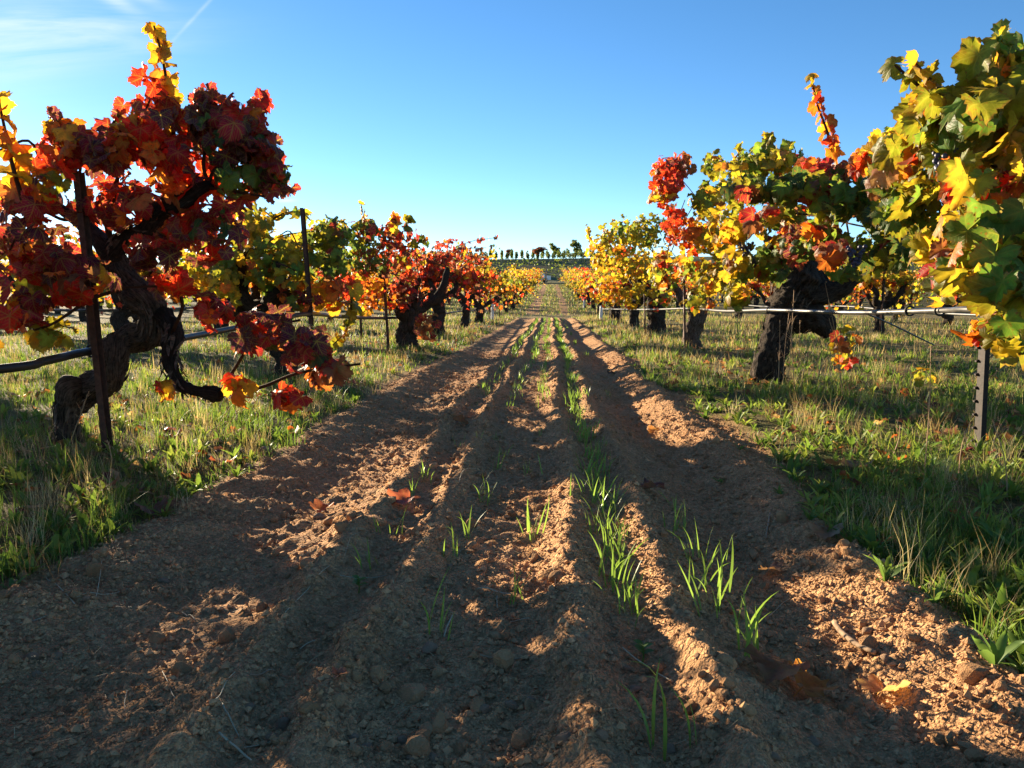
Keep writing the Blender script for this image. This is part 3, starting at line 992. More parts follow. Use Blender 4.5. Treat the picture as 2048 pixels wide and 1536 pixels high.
# ---- right row, first vine: big green and gold leaves close to the camera
R1, bR1 = vine_root(2.42, 3.5, 'nearest vine right of the track, big green and gold leaves at the picture edge', GRP_R)
e = old_trunk(R1, bR1, 41, (.1, -.1), .72, .10, .15, 4)
cr = Crown(42, 1.75, .74); B = cr.blob
B(1985, 120, 50, 50, 2.55, .25, 16, 'ygreen', .09); B(1975, 235, 75, 70, 2.5, .35, 34, 'ygreen', .092); B(2060, 220, 60, 150, 2.6, .4, 40, 'ygreen', .09)
B(1905, 300, 60, 50, 2.55, .25, 20, 'ygreen', .092); B(1960, 350, 90, 60, 2.6, .4, 36, 'mixed', .09); B(1870, 215, 40, 40, 2.55, .15, 10, 'yellow', .085)
B(1840, 290, 38, 36, 2.7, .15, 10, 'flame', .082); B(1785, 345, 50, 36, 3.1, .2, 16, 'mixed', .085); B(1785, 290, 50, 34, 2.9, .2, 12, 'ygreen', .085); B(1835, 240, 36, 36, 2.6, .15, 8, 'ygreen', .085); B(1735, 325, 34, 24, 3.4, .15, 8, 'flame', .08); B(1800, 420, 44, 40, 3.0, .2, 14, 'green', .088); B(1830, 380, 50, 40, 2.9, .25, 16, 'ygreen', .09); B(1960, 450, 80, 55, 2.35, .35, 30, 'ygreen', .092)
B(1930, 540, 70, 55, 2.3, .3, 24, 'mixed', .092); B(2010, 560, 60, 70, 2.2, .3, 24, 'ygreen', .092); B(2020, 660, 40, 50, 2.1, .2, 14, 'ygreen', .09); B(2080, 430, 70, 170, 2.4, .4, 50, 'ygreen', .09)
B(1965, 660, 16, 34, 2.2, .05, 3, 'flame', .07); B(2100, 640, 60, 70, 2.3, .3, 24, 'mixed', .09); B(1980, 400, 100, 110, 3.1, .35, 54, 'rgreen', .085); B(1880, 470, 60, 50, 3.0, .25, 18, 'ygreen', .088)
B(1860, 480, 28, 40, 2.5, .1, 5, 'yellow', .085)
cs = cr.shoot([(1905, 270), (1865, 195), (1835, 170), (1790, 130)], 2.5, 8, 'ygreen', .07); cane_part(R1, bR1, cs)
cs = cr.shoot([(1890, 190), (1850, 150), (1830, 125)], 2.5, 5, 'yellow', .07); cane_part(R1, bR1, cs)
cs = cr.shoot([(1995, 160), (1990, 110), (2010, 70)], 2.5, 6, 'ygreen', .085); cane_part(R1, bR1, cs)
rand_canes(cr, R1, bR1, e, [P(1980, 130, 2.5), P(1880, 250, 2.55), P(1830, 320, 2.7), P(2060, 150, 2.6), P(1900, 480, 2.4), P(2030, 600, 2.2), P(1960, 330, 2.5)])
for k, (a, b, yv_) in enumerate(((1893, 312, 2.45), (1712, 500, 3.6))):
    grapes(R1, bR1, P(a, b, yv_), 26, 70 + k)
dress(R1, bR1, cr, 300, seed=4)

# ---- right row, second vine: black burly head, dark green shaded leaves
R2, bR2 = vine_root(1.83, 6.05, 'second vine right of the track, thick black burly trunk with dark green leaves', GRP_R)
YR = 6.05
wood(R2, bR2, 'trunk', [P(1540, 790, YR), P(1535, 730, YR), P(1552, 670, YR), P(1580, 610, YR), P(1600, 560, YR), P(1605, 520, YR)], [.135, .098, .105, .145, .185, .12], 110, 34, 51, M_BARK, .42)
loose_bark(R2, bR2, [P(1540, 790, YR), P(1535, 730, YR), P(1552, 670, YR), P(1580, 610, YR), P(1600, 560, YR)], [.13, .1, .107, .15, .19], 110, 6)
wood(R2, bR2, 'burl', [P(1590, 640, YR - .05), P(1640, 640, YR - .1), P(1655, 672, YR - .1)], [.10, .10, .05], 40, 18, 52, M_BARK, .5)
wood(R2, bR2, 'arm', [P(1590, 600, YR), P(1650, 585, YR - .1), P(1690, 570, YR - .15), P(1725, 530, YR - .2)], [.10, .085, .06, .035], 44, 16, 53, M_BARK, .4)
wood(R2, bR2, 'arm', [P(1590, 560, YR), P(1545, 545, YR + .1), P(1500, 520, YR + .1), P(1480, 480, YR + .1)], [.09, .06, .045, .03], 44, 16, 54, M_BARK, .4)
wood(R2, bR2, 'arm', [P(1600, 540, YR), P(1610, 490, YR - .2), P(1640, 450, YR - .3), P(1650, 400, YR - .4)], [.10, .055, .045, .03], 44, 14, 55, M_BARK, .4)
cr = Crown(56, 1.85, .71); B = cr.blob
B(1540, 320, 75, 36, 5.6, .4, 60, 'mixed', .085); B(1480, 345, 45, 36, 5.6, .4, 34, 'ygreen', .085); B(1500, 380, 55, 30, 4.3, .3, 24, 'green', .09); B(1590, 375, 60, 34, 4.2, .3, 26, 'green', .092)
B(1680, 400, 70, 50, 4.2, .35, 38, 'green', .092); B(1650, 345, 60, 30, 4.6, .3, 24, 'darkred', .088); B(1760, 350, 50, 40, 4.0, .3, 22, 'rgreen', .09); B(1770, 430, 55, 45, 3.9, .3, 26, 'green', .092)
B(1560, 440, 80, 40, 5.0, .4, 42, 'mixed', .088); B(1460, 450, 50, 45, 5.4, .3, 34, 'yellow', .086); B(1480, 530, 40, 40, 5.2, .3, 26, 'ygreen', .086); B(1470, 590, 30, 22, 5.0, .2, 12, 'ygreen', .08)
B(1640, 470, 60, 34, 4.2, .25, 18, 'rgreen', .09); B(1660, 505, 45, 28, 3.7, .12, 5, 'brownred', .1); B(1730, 500, 45, 35, 4.0, .2, 14, 'green', .09); B(1800, 500, 35, 30, 3.8, .2, 10, 'green', .09)
B(1560, 500, 40, 30, 5.0, .2, 14, 'rgreen', .085); B(1690, 690, 34, 45, 5.4, .2, 16, 'mixed', .08); B(1605, 492, 60, 32, 4.6, .25, 22, 'rgreen', .09); B(1700, 530, 42, 30, 4.8, .2, 14, 'green', .09); B(1545, 540, 34, 28, 5.2, .2, 12, 'green', .088); B(1850, 760, 30, 24, 5.4, .2, 7, 'ygreen', .07); B(1720, 320, 30, 20, 4.3, .1, 6, 'flame', .08)
cs = cr.shoot([(1665, 320), (1655, 265), (1635, 210), (1622, 150)], 4.6, 18, 'flame', .072); cane_part(R2, bR2, cs)
cs = cr.shoot([(1530, 320), (1540, 290), (1535, 270)], 5.5, 6, 'yellow', .08); cane_part(R2, bR2, cs)
rand_canes(cr, R2, bR2, [P(1650, 405, YR - .4), P(1482, 482, YR + .1), P(1723, 532, YR - .2)], [P(1600, 320, 5.4), P(1480, 330, 5.6), P(1680, 360, 4.5), P(1780, 340, 4.1), P(1760, 460, 3.9), P(1690, 480, 3.9), P(1530, 440, 5), P(1560, 380, 4.3)])
grapes(R2, bR2, P(1492, 490, 5.2), 24, 80); grapes(R2, bR2, P(1680, 678, 5.4), 22, 81)
dress(R2, bR2, cr, 300, seed=5)

# ---- right row, third and fourth
R3, bR3 = vine_root(1.83, 10.1, 'third vine right of the track, pale trunk by a rusty stake, red and gold crown', GRP_R)
e = old_trunk(R3, bR3, 61, (0, 0), .62, .10, .11, 3, M_BARKG, .5, 1.2)
cr = Crown(62, 1.7, .76); B = cr.blob
B(1335, 350, 38, 44, 8.0, .4, 52, 'red', .085); B(1365, 325, 26, 22, 8.0, .3, 14, 'rust' if 'rust' in PAL else 'brownred', .085); B(1325, 390, 30, 26, 8.0, .3, 24, 'flame', .085)
B(1420, 400, 45, 40, 8.0, .5, 50, 'ygreen', .085); B(1350, 450, 22, 50, 8.2, .3, 28, 'red', .085); B(1390, 470, 55, 40, 8.4, .5, 60, 'flame', .085); B(1440, 480, 45, 45, 8.2, .5, 50, 'yellow', .085)
B(1390, 540, 45, 35, 8.6, .4, 40, 'mixed', .085); B(1430, 560, 35, 34, 8.2, .4, 30, 'yellow', .085); B(1430, 330, 30, 30, 8.4, .3, 24, 'ygreen', .085); B(1330, 540, 40, 44, 9.6, .5, 50, 'mixed', .085); B(1400, 600, 36, 26, 9.0, .4, 24, 'mixed', .085); B(1460, 540, 36, 40, 8.6, .4, 34, 'mixed', .085)
cs = cr.shoot([(1440, 350), (1475, 310), (1480, 290)], 8.0, 8, 'yellow', .08); cane_part(R3, bR3, cs)
rand_canes(cr, R3, bR3, e, [P(1340, 330, 8), P(1420, 360, 8), P(1350, 470, 8.2), P(1450, 450, 8.2), P(1370, 400, 8)])
dress(R3, bR3, cr, 300, seed=6)

R4, bR4 = vine_root(1.88, 14.0, 'fourth vine right of the track, dark knotted trunk with a golden crown', GRP_R)
e = old_trunk(R4, bR4, 71, (-.02, 0), .75, .13, .16, 5, None, .6)
cr = Crown(72, 1.7, .76); B = cr.blob
B(1250, 470, 55, 38, 12.6, .7, 110, 'ygreen', .085); B(1300, 460, 45, 34, 12.6, .6, 70, 'ygreen', .085); B(1230, 530, 50, 40, 12.8, .6, 90, 'yellow', .085)
B(1290, 540, 45, 40, 12.8, .6, 70, 'yellow', .085); B(1260, 590, 45, 30, 13, .5, 56, 'yellow', .085); B(1215, 580, 40, 34, 13.4, .5, 50, 'flame', .085); B(1320, 590, 34, 36, 12.8, .4, 36, 'mixed', .085); B(1200, 500, 30, 34, 13.2, .4, 40, 'yellow', .085)
cs = cr.shoot([(1180, 480), (1176, 462), (1174, 452)], 12.6, 6, 'yellow', .08); cane_part(R4, bR4, cs)
rand_canes(cr, R4, bR4, e, [P(1250, 450, 12.6), P(1310, 450, 12.6), P(1220, 500, 12.8), P(1290, 500, 12.6)])
dress(R4, bR4, cr, 300, low=True, seed=7)


# ---- general old vine, built from canes that arch out of stubby arms
def plain_vine(x, y, seed, pals, label, group, n_obj=0, H=1.75, W=.85, ncane=14, perc=26, low=True, parts=True, size=.076):
    r_ = np.random.default_rng(seed)
    vine, base = vine_root(x, y, label, group)
    ends = old_trunk(vine, base, seed, tuple(r_.normal(0, .06, 2)), r_.uniform(.5, .68), r_.uniform(.07, .11), r_.uniform(.10, .145), 4 if parts else 3, None, .5)
    cr = Crown(seed + 3)
    ncane = int(ncane * 1.4)
    for k in range(ncane):
        s = np.asarray(ends[k % len(ends)])
        a = r_.uniform(0, 6.283)
        reach = W * r_.uniform(.35, 1.0)
        top = base[2] + H * r_.uniform(.62, 1.0) * (1.12 if k == 0 else 1)
        tip = base + np.array([math.cos(a) * reach, math.sin(a) * reach, 0]); tip[2] = top
        if r_.random() < .5: tip[2] = base[2] + H * r_.uniform(.20, .55)
        mid = s * .45 + tip * .55 + [0, 0, .12 + .15 * r_.random()]
        pts = [s, s * .75 + mid * .25 + r_.normal(0, .03, 3), mid, tip]
        if n_obj and (k < 6 or n_obj >= 100): cane_part(vine, base, pts, n=10, seg=5)
        cr.cane(pts, perc, pals[int(r_.integers(0, len(pals)))], size, .1)
    dress(vine, base, cr, n_obj, low, seed)
    return vine


ORD = ['zeroth', 'first', 'second', 'third', 'fourth', 'fifth', 'sixth', 'seventh', 'eighth', 'ninth', 'tenth', 'eleventh', 'twelfth', 'thirteenth', 'fourteenth', 'fifteenth', 'sixteenth', 'seventeenth', 'eighteenth', 'nineteenth', 'twentieth']
plain_vine(-1.95, 13.4, 101, ['red', 'redmix', 'darkred'], 'fourth vine left of the track, red and rust coloured leaves', GRP_L, 240, 1.75, 1.05, 18)
plain_vine(-1.95, 17.0, 102, ['redmix', 'red', 'flame', 'brownred'], 'fifth vine left of the track, scarlet and orange leaves', GRP_L, 160, 1.85, 1.1, 18)
plain_vine(-2.0, 20.9, 103, ['ygreen', 'yellow', 'yellow'], 'sixth vine left of the track, bright yellow crown behind the pale wooden stake', GRP_L, 160, 2.15, 1.15, 20)
plain_vine(-1.95, 24.8, 104, ['yellow', 'mixed', 'flame'], 'seventh vine left of the track, yellow and orange, last before the cross path', GRP_L, 100, 2.0, 1.15, 18)
plain_vine(1.9, 17.8, 111, ['red', 'yellow', 'redmix', 'ygreen'], 'fifth vine right of the track, orange and scarlet leaves below yellow ones', GRP_R, 200, 2.1, 1.2, 20)
plain_vine(1.9, 21.4, 112, ['yellow', 'yellow', 'ygreen'], 'sixth vine right of the track, golden leaves', GRP_R, 120, 2.0, 1.15, 18)
plain_vine(1.92, 25.0, 113, ['yellow', 'mixed'], 'seventh vine right of the track, yellow with a little red, last before the cross path', GRP_R, 100, 2.0, 1.15, 18)
# unseen vines, added and filled out to cast shade over the track
plain_vine(-2.05, 1.3, 120, ['darkred', 'redmix'], 'unseen vine left of the camera, added to shade the track', GRP_L, 0, 1.6, 1.0, 24, 30, False)
plain_vine(-5.9, 3.4, 121, ['yellow', 'redmix'], 'unseen vine of the second left row, added for its shade', 'old vines of the second row to the left', 0, 1.8, 1.1, 18, 28)

# second and third rows on either side
G2L, G2R = 'old vines of the second row to the left', 'old vines of the second row to the right'
pl = [['yellow', 'flame'], ['redmix', 'flame'], ['ygreen', 'yellow'], ['mixed', 'red'], ['yellow', 'ygreen', 'flame']]
for k, yy_ in enumerate((6.9, 10.3, 13.5, 16.9, 20.4, 24.3)):
    plain_vine(-5.9 + .1 * math.sin(k * 3), yy_, 200 + k, pl[(k * 2 + 1) % 5], '%s vine from the camera in the second row on the left' % ORD[k + 1], G2L, 70 if k else 40, 1.75 if k else 2.2, .9 if k else 1.25, 13 if k else 28, 26)  # first vine made taller and fuller for the shade it adds over the track
for k, yy_ in enumerate((6.9, 10.4, 14.1, 17.8, 21.3, 25.0)):
    plain_vine(5.9 + .1 * math.sin(k * 2), yy_, 230 + k, pl[(k + 2) % 5], '%s vine from the camera in the second row on the right' % ORD[k + 1], G2R, 50, 1.75, .85, 13, 26)

# far vines: a few grown once and copied
protos = []
fp = [['yellow', 'mixed'], ['yellow', 'ygreen'], ['mixed', 'yellow', 'flame'], ['red', 'yellow'], ['ygreen', 'mixed'], ['yellow', 'mixed']]
farspots = []


def nth(k):
    return ORD[k] if k <= 20 else '%d%s' % (k, {1: 'st', 2: 'nd', 3: 'rd'}.get(k % 10, 'th'))


for side, xx_ in ((-1, -1.97), (1, 1.93)):
    for k in range(17):
        farspots.append((xx_ * (1 if k < 3 else .97), 33.5 + k * 3.7, ('%s vine beyond the cross path, left row' if side < 0 else '%s vine beyond the cross path, right row') % ORD[k + 1], 'far vines flanking the track'))
for xx_, nm, k0, n in ((-5.9, 'second row on the left', 0, 12), (5.9, 'second row on the right', 0, 8)):
    for k in range(n):
        farspots.append((xx_, 33.5 + k * 3.7, '%s vine beyond the cross path, %s' % (ORD[k + 1], nm), 'far vines of the second rows'))
for xx_, nm, y1, n in ((-9.8, 'third row on the left', 10.2, 14), (9.8, 'third row on the right', 12.1, 12), (-13.7, 'fourth row on the left', 14.4, 13), (13.7, 'fourth row on the right', 17, 10), (-17.6, 'fifth row on the left', 18.5, 14), (-21.5, 'sixth row on the left', 22, 14), (-25.4, 'seventh row on the left', 26, 13), (-31, 'eighth row on the left', 33, 14), (17.6, 'fifth row on the right', 21, 12), (22, 'sixth row on the right', 26, 12)):
    for k in range(n):
        farspots.append((xx_, y1 + k * 3.7 + (3 if y1 + k * 3.7 > 27.5 else 0), '%s vine from the camera in the %s' % (ORD[k + 1], nm), 'vines of the rows further out'))
for i, (fx, fy, lab, grp) in enumerate(farspots):
    fx += .12 * math.sin(i * 7.1); fy += .3 * math.sin(i * 3.7)
    if len(protos) < 6:
        protos.append(plain_vine(fx, fy, 300 + i, fp[i % 6], lab, grp, 0, 1.95, 1.15, 15, 24))
    else:
        sc_ = 1.0 + .12 * math.sin(i * 5.3)
        c = copy_tree(protos[(i * 5 + i // 6) % 6], (fx, fy, gz(fx, fy) - .02), i * 1.7, sc_, lab)
        c['group'] = grp

# ------------------------------------------------------------------ stakes and irrigation pipe
M_DARKSTEEL = simple('dark_steel', (0.012, 0.009, 0.008, 1), (0.035, 0.020, 0.015, 1), 45, 0.7, 0.25)  # darker steel tone than the other stakes


def t_post(p0, p1, label, group, w_=.034, studs=True):
    """steel T-post: flange, web and studs"""
    p0 = np.asarray(p0); p1 = np.asarray(p1)
    ax = p1 - p0; L = np.linalg.norm(ax)
    root = add('stake', None, None, p0, label, 'stake', group)
    zq = Vector(ax).to_track_quat('Z', 'Y')
    root.rotation_euler = zq.to_euler()
    bag = Bag()
    bag.add(*box(-w_ / 2, w_ / 2, -.003, .003, -.05, L))
    bag.add(*box(-.0035, .0035, .003, .028, -.05, L - .002))
    add('post', bag.mesh('post', [M_DARKSTEEL], False), root)
    if studs:
        bg_ = Bag(); v, f = box(-.006, .006, -.014, -.003, -.007, .007)
        v[v[:, 1] < -.01, 2] *= .5
        bg_.add(v, f); me = bg_.mesh('stud', [M_DARKSTEEL], False)
        for k in range(int(L / .055)):
            o = add('stud', me, root, (-w_ / 2 + .004, 0, .06 + k * .055))
    return root


def u_stake(p0, p1, label, group, w_=.042, mat=None, wood_=False):
    p0 = np.asarray(p0); p1 = np.asarray(p1)
    ax = p1 - p0; L = np.linalg.norm(ax)
    bag = Bag()
    if wood_:
        v, f = box(-w_ / 2, w_ / 2, -w_ / 2, w_ / 2, -.1, L); bag.add(v, f)
    else:
        bag.add(*box(-w_ / 2, w_ / 2, -.002, .002, -.1, L))
        bag.add(*box(-w_ / 2, -w_ / 2 + .004, .002, .022, -.1, L - .002))
        bag.add(*box(w_ / 2 - .004, w_ / 2, .002, .022, -.1, L - .002))
    o = add('stake', bag.mesh('stake', [mat or M_RUST], False), None, p0, label, 'stake', group)
    o.rotation_euler = Vector(ax).to_track_quat('Z', 'Y').to_euler()
    return o


GS = 'stakes along the vine rows'
def stake_px(b, t, Yb, label, **kw):
    p0 = P(b[0], b[1], Yb); p0[2] = gz(p0[0], p0[1]) - .03
    return u_stake(p0, P(t[0], t[1], Yb), label, GS, **kw)


stake_px((214, 935), (152, 343), 2.98, 'rusty steel stake in front of the twisted crimson vine')
stake_px((630, 770), (602, 416), 5.75, 'tall rusty stake in front of the golden second vine on the left', w_=.046)
stake_px((776, 708), (764, 520), 9.3, 'rusty stake standing before the black forked trunk on the left', w_=.045)
stake_px((721, 640), (717, 560), 11.5, 'short rusty stake partly hidden behind the black forked trunk', w_=.045)
stake_px((938, 650), (932, 545), 20.0, 'pale wooden stake left of the track in the yellow vine', w_=.085, mat=M_WOOD, wood_=True)
stake_px((999, 632), (997, 585), 24.0, 'thin dark stake left of the track just before the cross path', w_=.05)
stake_px((1368, 694), (1366, 480), 9.9, 'rusty stake tied to the pale trunk of the third right vine', w_=.05)
stake_px((1289, 675), (1287, 545), 13.7, 'dark stake left of the knotted fourth trunk on the right', w_=.05)
p0 = P(1955, 905, 3.2); p0[2] = gz(p0[0], p0[1]) - .03
t_post(p0, P(1972, 560, 3.2), 'black studded steel post under the big leaves at right', GS, .05)
for k, (x_, y_) in enumerate(((5.75, 10.2), (5.8, 13.9), (5.8, 17.6), (-5.8, 9.4), (-5.8, 13.0), (-5.8, 16.7))):
    z_ = gz(x_, y_)
    u_stake((x_, y_, z_ - .03), (x_ + .03 * math.sin(k), y_, z_ + 1.35), '%s stake from the camera in the second row on the %s' % (ORD[k % 3 + 1], 'right' if x_ > 0 else 'left'), GS, .05)


def pipe_thing(name, pts, rad, label, mat=M_HOSE, n=120, seg=12, cat='pipe'):
    v, f, uv = tube(pts, [rad, rad], n, seg)
    o0 = np.asarray(pts[0])
    return add(name, mesh_data(name, v - o0, f, uv, mats=[mat]), None, o0, label, cat)


lp = [np.array([-2.15, -.5, .40]), np.array([-2.05, 1.3, .42]), P(0, 738, 2.55), P(90, 722, 2.78), P(183, 702, 3.06), P(300, 688, 3.45), P(430, 664, 4.2), P(540, 642, 4.95), P(618, 628, 5.7), P(690, 634, 7.2), P(770, 636, 9.2), P(860, 632, 13.0), P(930, 622, 19.5), P(985, 622, 25.5)]
pl_ = pipe_thing('irrigation_pipe', lp, .0165, 'black irrigation pipe slung along the left vine row', M_HOSEB, n=260)
rp = [np.array([2.1, -.5, .62]), np.array([2.02, 1.5, .62]), P(1990, 619, 3.1), P(1880, 621, 3.7), P(1700, 625, 4.7), P(1540, 620, 5.85), P(1450, 622, 7.3), P(1374, 617, 9.8), P(1290, 619, 13.7), P(1205, 618, 24)]
pr_ = pipe_thing('irrigation_pipe', rp, .0125, 'dusty irrigation pipe shining along the right vine row', n=260)
pipe_thing('irrigation_pipe', [np.array([-5.85, 4 + 3 * k, gz(-5.85, 4 + 3 * k) + .5 + .04 * math.sin(k * 2)]) for k in range(8)], .016, 'dark irrigation pipe of the second row on the left')
pipe_thing('irrigation_pipe', [np.array([5.85, 4 + 3 * k, gz(5.85, 4 + 3 * k) + .45 + .04 * math.sin(k * 2)]) for k in range(8)], .016, 'dark irrigation pipe of the second row on the right')
pipe_thing('wire', [P(1735, 628, 4.5), P(1790, 652, 4.7), P(1835, 674, 4.9), P(1868, 690, 5.0)], .005, 'thin slack wire hanging below the right pipe', n=30, seg=6, cat='wire')
# ties that hold the pipe to its stakes
for par, pts in ((pl_, [P(183, 702, 3.06), P(618, 628, 5.7), P(770, 636, 9.2)]), (pr_, [P(1880, 621, 3.7), P(1820, 622, 4.02), P(1540, 620, 5.85), P(1374, 617, 9.8)])):
    o0 = np.array(par.location)
    for q in pts:
        a = np.linspace(0, 6.283, 17)
        ring = np.stack([np.cos(a) * .023, a * 0, np.sin(a) * .023], -1) + q - o0
        v, f, uv = tube(ring, [.005, .005], 34, 6)
        add('tie', mesh_data('tie', v, f, uv, mats=[M_TIE]), par)
# white marker tubes
for px_, py_, top_, Y_, lab in ((985, 640, 603, 24.5, 'short white tube standing in the left row before the path'), (1168, 625, 596, 38.0, 'short white tube standing in the right row beyond the path'), (1202, 640, 612, 24.2, 'pale post where the right pipe ends')):
    p = P(px_, py_, Y_); z_ = gz(p[0], p[1])
    t_ = P(px_, top_, Y_)
    v, f, uv = tube([[0, 0, -.03], [0, 0, .2], [.01, 0, t_[2] - z_]], [.055, .05, .05], 8, 10)
    add('marker_tube', mesh_data('marker_tube', v, f, uv, mats=[M_WHITE]), None, (p[0], p[1], z_), lab, 'marker', 'pale marker tubes')

# ------------------------------------------------------------------ sprouts in the seed lines
def blade_arrays(L, w_, bend, az, lean, nseg=6, twist=0.0):
    """one grass blade: folded strip, returns verts, tris"""
    t = np.linspace(0, 1, nseg + 1)
    ang = lean + bend * t ** 1.6
    ds = L / nseg
    h = np.concatenate([[0], np.cumsum(np.sin(ang[:-1]) * ds)]); z = np.concatenate([[0], np.cumsum(np.cos(ang[:-1]) * ds)])
    wd = w_ * np.minimum(1, .55 + 2 * t) * (1 - t ** 2.4) + .0002
    d = np.array([math.cos(az), math.sin(az), 0]); 
    tw = az + math.pi / 2 + twist * t
    s = np.stack([np.cos(tw), np.sin(tw), t * 0], -1)
    c = h[:, None] * d + z[:, None] * [0, 0, 1]
    v = np.concatenate([c + s * wd[:, None] / 2, c - s * wd[:, None] / 2])
    i = np.arange(nseg); n = nseg + 1
    f = np.concatenate([np.stack([i, i + 1, i + n + 1], -1), np.stack([i, i + n + 1, i + n], -1)])
    return v, f


BLADES = []
for k in range(14):
    v, f = blade_arrays(1.0, .036 + .02 * random.random(), random.choice([.3, .6, .9, 1.5, 2.1]) * random.uniform(.8, 1.2), 0, random.uniform(.02, .35), 7, random.uniform(-1.5, 1.5))
    BLADES.append(mesh_data('blade', v, f, mats=[M_SPROUT]))
LINE_NAME = ['outermost left seed line', 'second seed line from the left', 'seed line just left of the tall ridge', 'dense seed line just right of the tall ridge', 'outermost right seed line']
sprout_spots = []     # (line, x, y, blades, length)
def sp(line, px, py, nb, L):
    q = G(px, py); sprout_spots.append((line, q[0], q[1], nb, L))


for a in ((740, 1140, 4, .10), (848, 962, 6, .085), (825, 992, 3, .08), (948, 812, 8, .05), (812, 1040, 2, .05)): sp(0, *a)
for a in ((876, 1275, 5, .135), (905, 1120, 3, .09), (935, 1078, 5, .09), (962, 1010, 6, .11), (988, 940, 5, .09), (1000, 882, 4, .06), (962, 880, 3, .06)): sp(1, *a)
for a in ((1042, 1205, 5, .135), (1060, 1070, 7, .12), (1068, 955, 6, .085), (1094, 800, 10, .10), (1040, 780, 4, .06)): sp(2, *a)
for a in ((1312, 1500, 2, .14), (1330, 1430, 1, .12), (1385, 1500, 1, .14), (1268, 1250, 3, .10), (1245, 1205, 8, .12), (1228, 1160, 9, .11), (1232, 1120, 9, .11), (1208, 1075, 9, .11), (1200, 1015, 16, .12), (1190, 960, 12, .11), (1182, 920, 12, .10), (1172, 880, 14, .115), (1162, 830, 8, .07), (1158, 800, 14, .10), (1148, 765, 14, .09), (1138, 735, 12, .08)): sp(3, *a)
for a in ((1495, 1308, 5, .13), (1510, 1300, 3, .13), (1440, 1228, 6, .13), (1412, 1180, 10, .12), (1395, 1130, 9, .11), (1360, 1065, 9, .11), (1352, 1030, 5, .09), (1218, 795, 5, .075)): sp(4, *a)
for li, dens in ((0, .38), (1, .38), (2, .34), (3, .10), (4, 2.2)):
    y_ = [5.2, 4.6, 5.4, 7.9, 9.0][li]
    while y_ < 26.3:
        sprout_spots.append((li, SEEDLINES[li] + wob(y_) + random.gauss(0, .012), y_, random.randint(5, 10), random.uniform(.06, .125)))
        y_ += dens * random.uniform(.6, 1.5)
y_ = 1.62
while y_ < 8.2:
    sprout_spots.append((3, SEEDLINES[3] + wob(y_) + random.gauss(0, .014), y_, random.randint(3, 7), random.uniform(.06, .115)))
    if random.random() < .35:
        q_ = random.choice([0, 1, 2]); sprout_spots.append((q_, SEEDLINES[q_] + wob(y_) + random.gauss(0, .014), y_ + .4, random.randint(2, 5), random.uniform(.05, .10)))
    y_ += random.uniform(.09, .2)
cnt = {}
order = sorted(sprout_spots, key=lambda q: q[2])
TUFT = []
for k in range(6):
    bag = Bag()
    for j in range(9):
        v, f = blade_arrays(random.uniform(.6, 1.05), .10, random.uniform(.2, 1.3), random.uniform(0, 6.28), random.uniform(.05, .45), 4)
        bag.add(v + [random.gauss(0, .12), random.gauss(0, .18), 0], f)
    TUFT.append(bag.mesh('grain_sprout', [M_SPROUT]))
far_sprouts = order[292:]
for li, x_, y_, nb, L in order[:292]:
    cnt[li] = cnt.get(li, 0) + 1
    k = cnt[li]
    lab = '%s green grain sprout from the camera, %s' % (nth(k), LINE_NAME[li])
    z_ = gz(x_, y_) - .006
    if y_ > 9:
        o = add('grain_sprout', TUFT[k % 6], None, (x_, y_, z_), lab, 'sprout', 'grain sprouts in the seed lines')
        o.scale = (L, L, L); o.rotation_euler = (0, 0, random.uniform(0, 6.28))
        continue
    root = add('grain_sprout', None, None, (x_, y_, z_), lab, 'sprout', 'grain sprouts in the seed lines')
    for j in range(int(nb * (1.6 if li == 3 and y_ > 1.5 else 1.1)) + 1):
        o = add('blade', random.choice(BLADES), root, (random.gauss(0, .006 + .0016 * nb), random.gauss(0, .008 + .003 * nb), 0))
        s = L * random.uniform(.55, 1.15)
        o.scale = (s, s, s); o.rotation_euler = (random.gauss(0, .12), random.gauss(0, .12), random.uniform(0, 6.28))


bag = Bag()
for li, x_, y_, nb, L in far_sprouts:
    for j in range(9):
        v, f = blade_arrays(L * random.uniform(.6, 1.05), L * .10, random.uniform(.2, 1.3), random.uniform(0, 6.28), random.uniform(.05, .45), 4)
        bag.add(v + [x_ + random.gauss(0, .12) * L, y_ + random.gauss(0, .18) * L, gz(x_, y_) - .006], f)
add('far_sprouts', bag.mesh('far_sprouts', [M_SPROUT]), None, None, 'grain sprouts of the seed lines towards the cross path', 'sprouts', None, 'stuff')

# little broad-leaved seedlings
def oval_leaf(L, w_, n=4, cup=.2):
    t = np.linspace(0, 1, n + 1)
    wd = w_ * np.sin(np.pi * np.clip(t * .92 + .06, 0, 1)) ** .8
    c = np.stack([t * L, t * 0, L * (.35 * t - .30 * t ** 2)], -1)
    v = np.concatenate([c + np.stack([t * 0, wd / 2, cup * wd], -1), c, c - np.stack([t * 0, wd / 2, -cup * wd], -1)])
    m = n + 1; i = np.arange(n)
    f = np.concatenate([np.stack([i, i + 1, i + m + 1], -1), np.stack([i, i + m + 1, i + m], -1), np.stack([i + m, i + m + 1, i + 2 * m + 1], -1), np.stack([i + m, i + 2 * m + 1, i + 2 * m], -1)])
    return v, f


